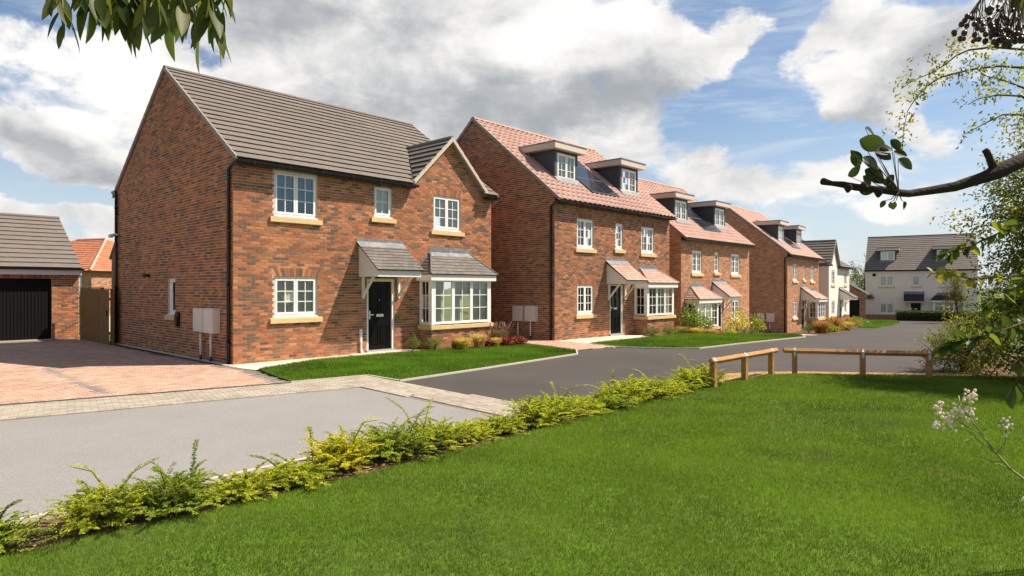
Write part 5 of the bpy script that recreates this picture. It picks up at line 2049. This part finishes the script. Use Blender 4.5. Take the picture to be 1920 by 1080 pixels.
mound((24.8, 47.0, -1.08), .7, .75, 520, [(.40, .17, .08), (.22, .22, .05)], 29, 'rust red shrub before the white gabled house', .11)
mound((27.6, 51.6, -1.15), .9, .65, 620, GRN, 30, 'dark green shrub beside the far lawn', .13)
mound((29.2, 54.4, -1.18), .8, .55, 560, [(.14, .19, .04), (.36, .34, .22)], 31, 'pale speckled low shrub at the far lawn corner', .12)
tuft((34.2, 64.0, -1.3), .8, .6, 260, [(.20, .22, .06)], 32, 'green grass clump before the house that closes the street', w=.05)
mound((36.9, 66.2, .55), .45, .7, 260, [(.06, .09, .02), (.20, .08, .05)], 33, 'hanging basket of flowers at the left corner of the end house', .13, stems=False, name='hanging_basket')


def clipped_hedge(P0, P1, w, h, n, seed, label):
    rs = np.random.RandomState(seed)
    P0, P1 = Vector(P0), Vector(P1)
    L = (P1 - P0).length
    g = empty('clipped_hedge', P0, math.atan2(P1.y - P0.y, P1.x - P0.x))
    tag(g, label, 'hedge')
    MB().box((.1, -w * .38, -.1), (L - .1, w * .38, h * .9)).build('dark_core', 'bark', g)  # solid dark box stands in for the shaded inside of the hedge
    f = rs.randint(0, 3, n)
    P = np.stack([rs.uniform(0, L, n), rs.uniform(-w / 2, w / 2, n), rs.uniform(0, h, n)], 1)
    P[f == 0, 1] = -w / 2 + rs.normal(0, .03, (f == 0).sum())
    P[f == 1, 2] = h + rs.normal(0, .03, (f == 1).sum())
    D = rs.normal(0, .7, (n, 3)) + np.where((f == 0)[:, None], np.array((0, -1, .2)), np.array((0, 0, 1.0)))
    C = np.array(((.05, .085, .018), (.08, .12, .025), (.035, .06, .015)))[rs.randint(0, 3, n)] * rs.uniform(.7, 1.3, (n, 1))
    tag(link('foliage', leaves_mesh('foliage', P, D, rs.uniform(.06, .12, n), C, .6, seed=seed), g), kind='stuff')


clipped_hedge((37.4, 62.6, -1.28), (45.6, 57.8, -1.24), .8, .92, 9000, 7, 'long clipped dark green hedge before the end house')


# ------------------------------------------------------------------ trees
def leafy_tree(name, label, loc, trunk_h, lobes, n, lsize, pal, seed, trunk_r=.12, limbs=7, group=None, hang=0.0, ratio=.55, edge=.45):
    """Trunk, limbs and a crown of leaf clumps gathered on twigs through uneven lobes (cx, cy, cz, rx, ry, rz)."""
    rs = np.random.RandomState(seed)
    g = empty(name, loc)
    tag(g, label, 'tree', group)
    t = MB()
    top = Vector((rs.normal(0, .1), rs.normal(0, .1), trunk_h))
    t.tube([(0, 0, -.2), (rs.normal(0, .05), rs.normal(0, .05), trunk_h * .4), top, top * 1.4], [trunk_r * 1.3, trunk_r, trunk_r * .75, trunk_r * .3], 8)
    t.build('trunk', 'bark', g, True)
    vol = np.array([l[3] * l[4] * l[5] for l in lobes]) ** .7
    vol /= vol.sum()
    per = 26
    nt = n // per
    which = rs.choice(len(lobes), nt, p=vol)
    Lb = np.array(lobes)[which]
    d = rs.normal(0, 1, (nt, 3))
    d /= np.linalg.norm(d, axis=1, keepdims=True)
    r = rs.rand(nt) ** edge * (1 + .22 * np.sin(d[:, 0] * 5 + d[:, 2] * 4 + seed))
    base = Lb[:, :3] + d * Lb[:, 3:] * r[:, None]
    tw = d * .8 + rs.normal(0, .5, (nt, 3)) + np.array((0, 0, -hang))
    tw /= np.linalg.norm(tw, axis=1, keepdims=True)
    tl = rs.uniform(5, 11, nt) * lsize
    u = rs.rand(nt, per)
    P = base[:, None] + tw[:, None] * (u * tl[:, None])[..., None] + rs.normal(0, lsize * .8, (nt, per, 3))
    D = tw[:, None] * .6 + rs.normal(0, .7, (nt, per, 3)) + np.array((0, 0, -.15))
    tone = rs.uniform(.7, 1.3, (nt, 1, 1))
    C = np.array(pal)[rs.randint(0, len(pal), (nt,))][:, None] * tone * rs.uniform(.75, 1.25, (nt, per, 1))
    m = nt * per
    sz = lsize * rs.uniform(.6, 1.3, m)
    tag(link('crown', leaves_mesh('crown', P.reshape(-1, 3), D.reshape(-1, 3), sz, C.reshape(-1, 3), ratio, seed=seed), g), kind='stuff')
    tw_m = MB()
    for k in range(0, nt, max(1, nt // 260)):
        b = Vector(base[k])
        e = b + Vector(tw[k]) * tl[k]
        tw_m.tube([b - Vector(tw[k]) * tl[k] * .6, b, e], [.008, .006, .002], 4)
    tag(tw_m.build('twigs', 'twig', g), kind='stuff')
    for k in range(limbs):
        l = lobes[k % len(lobes)]
        e = Vector(l[:3]) + Vector((rs.normal(0, l[3] * .4), rs.normal(0, l[4] * .4), rs.normal(0, l[5] * .3)))
        mid = top.lerp(e, .5) + Vector((rs.normal(0, .15), rs.normal(0, .15), .15))
        MB().tube([top * rs.uniform(.5, 1.0), mid, e], [trunk_r * .55, trunk_r * .35, trunk_r * .1], 6).build('limb', 'bark', g, True)
    return g


BUSH = [(.16, .19, .024), (.11, .14, .019), (.23, .24, .032), (.065, .088, .014), (.27, .23, .036)]
leafy_tree('hedgerow_tree', 'tall leafy hedgerow tree at the right edge of the lawn', (11.7, 12.3, 0), 1.5,
           [(-.3, .1, 2.6, 1.8, 1.2, 1.4), (-.7, -.2, 1.5, 1.5, 1.2, 1.1), (.2, .3, 4.2, 1.7, 1.6, 1.4), (-.5, .4, 3.4, 1.5, 1.4, 1.1), (1.6, -.4, 2.2, 1.7, 1.6, 1.8), (-.6, .1, .8, 1.5, 1.3, .8), (.2, 0, 2.0, 1.6, 1.4, 1.4)], 110000, .078, BUSH, 51, .16, 9, 'hedgerow at the right of the lawn', edge=.6)
leafy_tree('hedgerow_shrub', 'yellow green bramble bush low beside the right end of the knee rail', (10.1, 14.45, 0), .4,
           [(.0, .0, .45, .70, .7, .45), (.6, .3, .70, .75, .6, .45), (-.25, -.1, .30, .5, .5, .30)], 6500, .050, [(.24, .25, .03), (.17, .20, .03), (.30, .27, .04), (.10, .13, .02)], 52, .04, 5, 'hedgerow at the right of the lawn')
leafy_tree('hedgerow_shrub', 'pale leaved bush by the road behind the bramble bush', (15.7, 21.6, 0), .25,
           [(.0, .0, .40, .9, .8, .40), (.9, .4, .6, 1.0, .8, .5)], 6000, .06, [(.22, .23, .035), (.15, .18, .03), (.09, .12, .02)], 53, .05, 5, 'hedgerow at the right of the lawn')
leafy_tree('background_tree', 'green tree between the two white houses, above the small garage', (47.5, 88, -1.3), 2.4, [(0, 0, 3.4, 2.6, 2.2, 2.0), (1.5, 0, 4.6, 1.8, 1.6, 1.6), (-1.8, 0, 3.0, 1.6, 1.5, 1.4)], 6000, .22, [(.10, .14, .025), (.14, .18, .03), (.07, .10, .02)], 54, .2, 5)
leafy_tree('background_tree', 'dark tree behind the right end of the house closing the street', (56, 70, -1.3), 2.0, [(0, 0, 3.0, 2.6, 2.2, 2.0), (1.5, 0, 4.0, 2.2, 1.8, 1.6)], 5000, .2, [(.07, .10, .02), (.10, .13, .025)], 55, .2, 5)
sap = leafy_tree('sapling', 'slender young street tree with stakes before the end house', (39.4, 56.8, -1.21), 2.3, [(0, 0, 3.0, .45, .45, .9), (0, .0, 3.9, .35, .35, .7), (.1, 0, 2.3, .4, .4, .5)], 2200, .12, [(.12, .14, .03), (.17, .16, .04), (.20, .15, .05)], 56, .05, 4)
for dx in (-.45, .45):
    MB().tube([(dx, .0, -.2), (dx, 0, 1.3)], .035, 6).build('stake', 'oak_timber', sap)


# ------------------------------------------------------------------ boughs close to the camera
def at(px, py, Y):
    """World point at distance Y ahead, used to set down the boughs that hang into view."""
    return Vector(((px - 960) * Y / 1203.0, Y, 1.9 + (540 - py) * Y / 1203.0))


def leaf_variant(kind, col, seed):
    """A single large leaf lying along +X, with a midrib fold and a bend."""
    rs = random.Random(seed)
    n = 8
    v, f = [], []
    bend, tw = rs.uniform(-.22, .10), rs.uniform(-.3, .3)
    for i in range(n + 1):
        t = i / n
        if kind == 'lance':
            w = .17 * math.sin(math.pi * t ** .80) ** .9
        elif kind == 'oval':
            w = .33 * math.sin(math.pi * min(1, t * .98 + .01) ** .85) ** .72
        else:
            w = .25 * math.sin(math.pi * t ** .75) ** .85
        z = bend * t * t
        a = tw * t
        v += [(t, -w * math.cos(a), z - w * math.sin(a) + w * .28), (t, 0, z), (t, w * math.cos(a), z + w * math.sin(a) + w * .28)]
    for i in range(n):
        b = i * 3
        f += [(b, b + 3, b + 4, b + 1), (b + 1, b + 4, b + 5, b + 2)]
    m = MB()
    m.v, m.f, m.c = v, f, [col] * len(v)
    return m.mesh('leaf', 'leaf', True, fix=False)


def put_leaf(parent, variants, P, d, size, roll, rng, name='leaf'):
    o = link(name, variants[rng.randrange(len(variants))], parent)
    d = Vector(d).normalized()
    q = d.to_track_quat('X', 'Z')
    m = q.to_matrix().to_4x4() @ Matrix.Rotation(roll, 4, 'X') @ Matrix.Scale(size, 4)
    m.translation = P
    o.matrix_basis = m
    return o


def overhead_bough():
    """Compound leaves that hang into the top left corner from a limb above the frame."""
    rng = random.Random(23)
    g = empty('overhanging_bough', (0, 0, 0))
    tag(g, 'leafy green bough hanging into the top left corner', 'branch')
    MB().tube([(-5.0, .6, -.1), (-4.95, .65, 1.6), (-4.75, .8, 3.0), (-4.6, .9, 4.2)], [.17, .14, .11, .07], 10).build('trunk', 'bark', g, True)
    MB().tube([(-4.75, .8, 3.05), (-3.6, 1.5, 3.5), (-2.4, 2.0, 3.42), (-1.5, 2.25, 3.20), (-.9, 2.35, 3.02)], [.06, .05, .04, .028, .012], 8).build('limb', 'bark', g, True)
    var = [leaf_variant('lance', jit(c, .1, rng), 60 + k) for k, c in enumerate([(.075, .095, .020), (.055, .075, .016), (.10, .12, .025), (.14, .14, .035), (.065, .080, .022)] * 2)]
    # stalks: start (above frame) to tip, number of leaflets, leaflet length in metres
    stalks = [((85, -60), (112, 20), 2), ((110, -40), (118, 45), 5), ((150, -60), (170, 15), 7), ((190, -60), (185, 10), 5), ((215, -70), (232, 38), 9), ((235, -70), (228, 20), 8), ((262, -60), (262, 30), 8),
              ((285, -70), (288, 10), 7), ((310, -60), (318, 40), 7), ((330, -70), (345, 25), 8), ((300, -40), (330, 5), 6), ((355, -50), (375, 62), 7), ((390, -50), (398, 50), 9), ((400, -40), (410, 72), 8), ((372, -60), (385, 10), 6), ((420, -60), (418, 20), 5), ((165, -30), (205, 22), 6), ((245, -30), (255, 40), 7)]
    st = MB()
    for k, (a, b, n) in enumerate(stalks):
        Y = rng.uniform(1.95, 2.5)
        p0, p1 = at(*a, Y), at(*b, Y)
        top = Vector((p0.x, Y * .97, 3.05 - .1 * rng.random()))
        st.tube([top, p0, p0.lerp(p1, .5) + Vector((rng.uniform(-.01, .01), 0, 0)), p1], [.004, .003, .0022, .0015], 5)
        for i in range(n):
            f = (i // 2 + 1) / (n // 2 + 1) if i < n - 1 else 1.0
            P = p0.lerp(p1, f * .95 + .05 if i < n - 1 else 1)
            s = -1 if i % 2 else 1
            d = Vector((s * rng.uniform(.15, .75), rng.uniform(-.5, .5), -rng.uniform(.75, 1.3)))
            if i == n - 1:
                d = Vector((rng.uniform(-.2, .2), rng.uniform(-.2, .2), -1))
            put_leaf(g, var, P, d, rng.uniform(.09, .15) * Y / 2.2, rng.uniform(-1.2, 1.2), rng)
    st.build('leaf_stalks', 'green_stem', g)
    return g


overhead_bough()


def bare_limb():
    """The dark limb that reaches in from the right, with a stub and one tuft of rounded leaves."""
    rng = random.Random(31)
    g = empty('overhanging_limb', (0, 0, 0))
    tag(g, 'dark bare limb reaching in from the right with one tuft of leaves', 'branch')
    pts = [(1543, 340, 9), (1560, 344, 6), (1580, 346, 8), (1605, 351, 9), (1630, 354, 8.5), (1660, 357, 9), (1690, 362, 9), (1705, 363, 9), (1740, 358, 10), (1790, 350, 12), (1840, 334, 14), (1870, 323, 18), (1900, 308, 18), (1960, 282, 19), (2100, 220, 22), (2300, 130, 28)]
    Y0 = 2.5
    path, rad = [], []
    for i, (x, y, r) in enumerate(pts):
        Y = Y0 + .02 * math.sin(i) + (x - 1543) * .0002
        path.append(at(x, y, Y))
        rad.append(r * Y / 1203 * .76)
    path.append(Vector((3.6, 2.2, 3.02)))
    rad.append(rad[-1] * 1.08)
    path.append(Vector((4.08, 1.56, 3.12)))
    rad.append(rad[-1] * 1.15)
    MB().tube(path, rad, 10).build('limb', 'bark', g, True)
    for x, y in ((1590, 352), (1618, 350), (1647, 361), (1668, 353)):
        P = at(x, y, Y0)
        MB().tube([P + Vector((-.012, 0, 0)), P, P + Vector((.014, 0, 0))], [.008, .0215, .008], 8).build('knot', 'bark', g, True)
    MB().tube([at(1866, 322, 2.55), at(1858, 303, 2.54), at(1850, 285, 2.53), at(1846, 281, 2.53)], [.020, .013, .013, .011], 8).build('stub', 'bark', g, True)
    # trunk it grows from, beyond the frame
    MB().tube([(4.3, 1.5, -.1), (4.25, 1.5, 1.5), (4.1, 1.55, 2.9), (4.0, 1.6, 4.2)], [.17, .14, .12, .09], 10).build('trunk', 'bark', g, True)
    var = [leaf_variant('oval', jit(c, .1, rng), 160 + k) for k, c in enumerate([(.035, .050, .016), (.042, .062, .018), (.065, .082, .022), (.028, .042, .015)] * 2)]
    st = MB()
    root = at(1685, 358, Y0)
    spots = [(1622, 240, 1655, 258, 44), (1612, 262, 1650, 275, 58), (1640, 285, 1680, 275, 46), (1642, 280, 1672, 300, 40), (1600, 283, 1612, 308, 40), (1618, 295, 1640, 312, 44), (1590, 330, 1608, 316, 34), (1622, 318, 1652, 340, 50),
             (1628, 300, 1650, 330, 46), (1670, 262, 1684, 278, 32), (1676, 284, 1692, 292, 28), (1684, 298, 1700, 310, 36), (1656, 345, 1672, 335, 34), (1618, 330, 1640, 352, 40), (1610, 352, 1650, 366, 34), (1660, 376, 1652, 390, 18), (1668, 380, 1672, 396, 18), (1678, 378, 1680, 396, 18), (1694, 378, 1702, 392, 22), (1608, 292, 1590, 280, 20)]
    for (x0, y0, x1, y1, L) in spots:
        Y = Y0 + rng.uniform(-.08, .08)
        a, b = at(x0, y0, Y), at(x1, y1, Y)
        put_leaf(g, var, a, (b - a) + Vector((0, rng.uniform(-.02, .02), 0)), L * Y / 1203 * .86, rng.uniform(.9, 2.2), rng)
        mid = root.lerp(a, .55) + Vector((0, 0, -.012))
        st.tube([root, mid, a], [.0026, .0017, .0010], 5)
    st.build('leaf_stalks', 'twig', g)
    return g


bare_limb()


def arching_briar():
    """Long arching stems with sprays of tiny yellow-green leaves against the sky."""
    rng = random.Random(37)
    rs = np.random.RandomState(37)
    g = empty('arching_briar', (0, 0, 0))
    tag(g, 'arching briar stems with tiny yellow green leaves against the sky at right', 'briar')
    Y = 4.2
    stems = [[(2150, 330), (2010, 160), (1920, 127), (1873, 124), (1833, 128), (1793, 137), (1764, 145), (1742, 158), (1720, 180), (1702, 207), (1695, 240), (1692, 275)],
             [(2150, 330), (2020, 130), (1920, 93), (1860, 88), (1816, 94), (1793, 104), (1771, 122), (1749, 135), (1713, 151), (1690, 166)],
             [(2150, 330), (1990, 190), (1920, 165), (1880, 150), (1850, 143), (1833, 131)], [(2150, 330), (1980, 230), (1915, 180), (1870, 178), (1835, 185), (1815, 196)], [(2150, 330), (1990, 250), (1915, 215), (1880, 215), (1845, 232), (1820, 246)]]
    P, D, S, C = [], [], [], []
    for k, s in enumerate(stems):
        pts = [at(x, y, Y - .08 * k) for x, y in s]
        r = [max(.0022, .010 * (1 - i / len(pts))) for i in range(len(pts))]
        foot = Vector((5.3 + .12 * k, 4.7 - .1 * k, 0))
        pts = [foot, Vector((4.95 + .1 * k, 4.5, 1.5))] + pts
        r = [.014, .012] + r
        MB().tube(pts, r, 6).build('stem', 'twig', g, True)
        for a, b in zip(pts[3:], pts[4:]):
            m = max(2, int((b - a).length / .035))
            for i in range(m):
                q = a.lerp(b, (i + rng.random()) / m)
                nl = rng.randrange(8, 20)
                dv = Vector((rng.uniform(-1, .3), rng.uniform(-.6, .6), rng.uniform(-1, 1))).normalized()
                ln = rng.uniform(.05, .19) if k < 2 else rng.uniform(.05, .15)
                tone = rs.uniform(.7, 1.25)
                c = np.array([(.30, .30, .045), (.22, .24, .04), (.14, .16, .035), (.36, .28, .06)][rng.randrange(4)]) * tone
                for _ in range(nl):
                    P.append(q + dv * ln * rng.random() + Vector((rng.gauss(0, .018), rng.gauss(0, .03), rng.gauss(0, .018))))
                    D.append(dv * .6 + Vector((rng.gauss(0, .6), rng.gauss(0, .6), rng.gauss(0, .6) - .3)))
                    S.append(rng.uniform(.018, .036))
                    C.append(c * rs.uniform(.8, 1.2))
    tag(link('foliage', leaves_mesh('foliage', [tuple(p) for p in P], [tuple(d) for d in D], S, C, .5, seed=4), g), kind='stuff')


arching_briar()


def berry_spray():
    rng = random.Random(41)
    g = empty('berry_spray', (0, 0, 0))
    tag(g, 'hanging sprays of dark brown berries in the top right corner', 'berries')
    Y = 2.3
    st = MB()
    be = MB()
    clusters = [(1868, -10, 1818, 55, 34, 26), (1900, 10, 1868, 62, 30, 34), (1915, 5, 1900, 55, 26, 26), (1880, -15, 1870, 8, 24, 14), (1925, 30, 1905, 78, 18, 16)]
    tmpl = []
    for i in range(5):
        th = math.pi * i / 4
        for j in range(7):
            ph = 2 * math.pi * j / 7
            tmpl.append((math.sin(th) * math.cos(ph), math.sin(th) * math.sin(ph), math.cos(th)))
    tf = [(i * 7 + j, i * 7 + (j + 1) % 7, (i + 1) * 7 + (j + 1) % 7, (i + 1) * 7 + j) for i in range(4) for j in range(7)]
    for (x0, y0, x1, y1, sp, n) in clusters:
        a, b = at(x0, y0 - 40, Y), at(x1, y1 - 20, Y)
        st.tube([a + Vector((.08, 0, .12)), a, a.lerp(b, .6), b], [.004, .003, .0022, .0015], 5)
        for k in range(n):
            c = at(x1 + rng.gauss(0, sp * .55), y1 + rng.gauss(0, sp * .42), Y + rng.uniform(-.06, .06))
            r = rng.uniform(.0068, .0105)
            be.add([(c.x + p[0] * r, c.y + p[1] * r, c.z + p[2] * r * 1.15) for p in tmpl], tf)
            st.tube([a.lerp(b, rng.uniform(.4, 1)), c], [.0014, .001], 4)
    MB().tube([(4.02, 1.6, 3.8), (2.9, 2.2, 3.48), (2.2, 2.32, 3.16), (1.88, 2.3, 3.10)], [.03, .02, .01, .004], 7).build('branch', 'bark', g, True)
    for (x0, y0, x1, y1, sp, n) in clusters:
        a = at(x0, y0 - 40, Y)
        st.tube([a + Vector((.08, 0, .12)), Vector((max(1.9, a.x + .1), 2.31, 3.115))], [.004, .005], 5)
    st.build('stalks', 'twig', g)
    tag(be.build('berries', 'berry', g, True), kind='stuff')
    var = [leaf_variant('oval', jit(c, .1, rng), 260 + k) for k, c in enumerate([(.06, .09, .02), (.10, .14, .025), (.08, .11, .02)])]
    for (x0, y0, x1, y1, L) in [(1890, -12, 1895, 22, 46), (1905, -18, 1912, 12, 40), (1925, 8, 1920, 42, 46), (1930, -20, 1900, -2, 50), (1878, -22, 1872, 5, 30)]:
        a, b = at(x0, y0, Y + .03), at(x1, y1, Y + .03)
        put_leaf(g, var, a, b - a, L * Y / 1203, rng.uniform(.5, 2), rng)


berry_spray()


def near_foliage():
    """Broad-leaved sprays that hang in from the right edge, close to the camera."""
    rng = random.Random(43)
    specs = [('lower leafy spray of broad dark leaves hanging over the right end of the lawn', [(2060, 560), (1960, 590), (1900, 612), (1850, 628), (1800, 640), (1768, 652)], 3.3, 60, 27, [(.075, .11, .020), (.11, .145, .026), (.055, .08, .016)]),
             ('small drooping leaf cluster at the right edge above the flower stem', [(2040, 640), (1960, 660), (1915, 690), (1905, 720), (1896, 738)], 2.6, 9, 42, [(.06, .09, .022), (.045, .065, .018)]),
             ('upper leafy spray crossing the roof of the end house', [(2080, 380), (1985, 400), (1920, 418), (1870, 438), (1820, 462), (1785, 470), (1772, 476)], 4.0, 50, 25, [(.10, .13, .022), (.075, .10, .018), (.16, .17, .028)]),
             ('thin spray of yellow green leaves before the end house wall', [(2060, 500), (1960, 512), (1880, 518), (1830, 524), (1780, 515), (1745, 512)], 4.0, 34, 19, [(.22, .21, .03), (.14, .16, .028), (.30, .24, .04)]),
             ('middle leafy spray against the dark tree at the right edge', [(2080, 470), (1990, 500), (1920, 530), (1870, 560), (1845, 580)], 3.6, 56, 25, [(.10, .135, .022), (.07, .10, .018), (.16, .18, .03)])]
    for label, path, Y, n, L, pal in specs:
        g = empty('leafy_spray', (0, 0, 0))
        tag(g, label, 'branch', 'sprays hanging in from the right')
        pts = [at(x, y, Y + .05 * math.sin(i * 1.7)) for i, (x, y) in enumerate(path)]
        root = Vector((4.2, 1.51, pts[0].z + .12))          # springs from the trunk beyond the frame
        MB().tube([root, root.lerp(pts[0], .5) + Vector((0, 0, .08))] + pts, [.016, .012] + [max(.002, .009 * (1 - i / len(pts))) for i in range(len(pts))], 6).build('stem', 'twig', g, True)
        var = [leaf_variant('ovate' if k % 2 else 'oval', jit(c, .12, rng), 400 + k) for k, c in enumerate(pal * 3)]
        for i in range(n):
            f = (i + rng.random()) / n * (len(pts) - 1.02) * .72 + (len(pts) - 1) * .28
            k = min(int(f), len(pts) - 2)
            q = pts[k].lerp(pts[k + 1], f - k)
            d = Vector((rng.uniform(-1, .35), rng.uniform(-.7, .7), rng.uniform(-1.0, .55)))
            put_leaf(g, var, q, d, L * rng.uniform(.55, 1.1) * Y / 1203, rng.uniform(-1.3, 1.3), rng)


near_foliage()


def flower_stem():
    """Tall branching stem of pale buds leaning in at the lower right."""
    rng = random.Random(47)
    g = empty('flowering_plant', (2.45, 2.7, 0))
    tag(g, 'tall branching stem with clusters of small white buds at lower right', 'flower')
    o = Vector((2.45, 2.7, 0))
    Y = 2.6
    st = MB()
    main = [Vector((2.45, 2.7, 0)), Vector((2.4, 2.65, .55)), at(1990, 960, Y), at(1915, 895, Y), at(1895, 880, Y), at(1868, 850, Y), at(1850, 826, Y), at(1830, 800, Y), at(1812, 772, Y)]
    st.tube([p - o for p in main], [.010, .009, .007, .0055, .005, .0042, .0035, .003, .002], 6)
    subs = [[(1868, 850), (1840, 830), (1815, 808), (1790, 800), (1780, 792)], [(1850, 826), (1835, 810), (1812, 800), (1790, 770), (1778, 762), (1762, 760), (1756, 790)], [(1840, 815), (1828, 790), (1818, 765), (1818, 745), (1822, 742)],
            [(1830, 800), (1812, 778), (1800, 758), (1798, 742)], [(1868, 850), (1885, 830), (1886, 805), (1884, 790)], [(1905, 886), (1870, 868), (1845, 858), (1825, 856)], [(1812, 800), (1790, 785), (1775, 778)]]
    tips = []
    for s in subs:
        pts = [at(x, y, Y + rng.uniform(-.02, .02)) - o for x, y in s]
        st.tube(pts, [max(.0012, .003 - .0004 * i) for i in range(len(pts))], 5)
        tips.append(pts)
    st.build('stem', 'green_stem', g, True)
    tmpl, tf = [], []
    for i in range(4):
        th = math.pi * i / 3
        for j in range(6):
            ph = 2 * math.pi * j / 6
            tmpl.append((math.sin(th) * math.cos(ph), math.sin(th) * math.sin(ph), math.cos(th)))
    tf = [(i * 6 + j, i * 6 + (j + 1) % 6, (i + 1) * 6 + (j + 1) % 6, (i + 1) * 6 + j) for i in range(3) for j in range(6)]
    groups = [(1822, 744, 9, 20), (1760, 762, 9, 12), (1755, 796, 7, 14), (1800, 770, 11, 16), (1778, 785, 16, 16), (1812, 780, 14, 14), (1884, 792, 9, 11), (1790, 800, 14, 8), (1918, 935, 3, 2), (1886, 815, 5, 3)]
    for x, y, sp, n in groups:
        be = MB()
        for k in range(int(n * 1.5)):
            c = at(x + rng.gauss(0, sp * .6), y + rng.gauss(0, sp * .7), Y + rng.uniform(-.02, .02)) - o
            r = rng.uniform(.0042, .0078)
            be.add([(c.x + p[0] * r, c.y + p[1] * r, c.z + p[2] * r) for p in tmpl], tf)
        tag(be.build('bud_cluster', 'petal', g, True), kind='stuff')
    var = [leaf_variant('lance', jit((.20, .26, .06), .1, rng), 500 + k) for k in range(3)]
    for x0, y0, x1, y1, L in [(1862, 842, 1846, 836, 24), (1880, 868, 1860, 866, 24), (1842, 810, 1852, 800, 16), (1826, 806, 1806, 796, 20), (1870, 852, 1880, 842, 18), (1838, 826, 1822, 818, 20), (1893, 880, 1905, 868, 20), (1806, 828, 1822, 822, 16)]:
        a, b = at(x0, y0, Y) - o, at(x1, y1, Y) - o
        put_leaf(g, var, a, b - a, L * Y / 1203, rng.uniform(-1, 1), rng)


flower_stem()
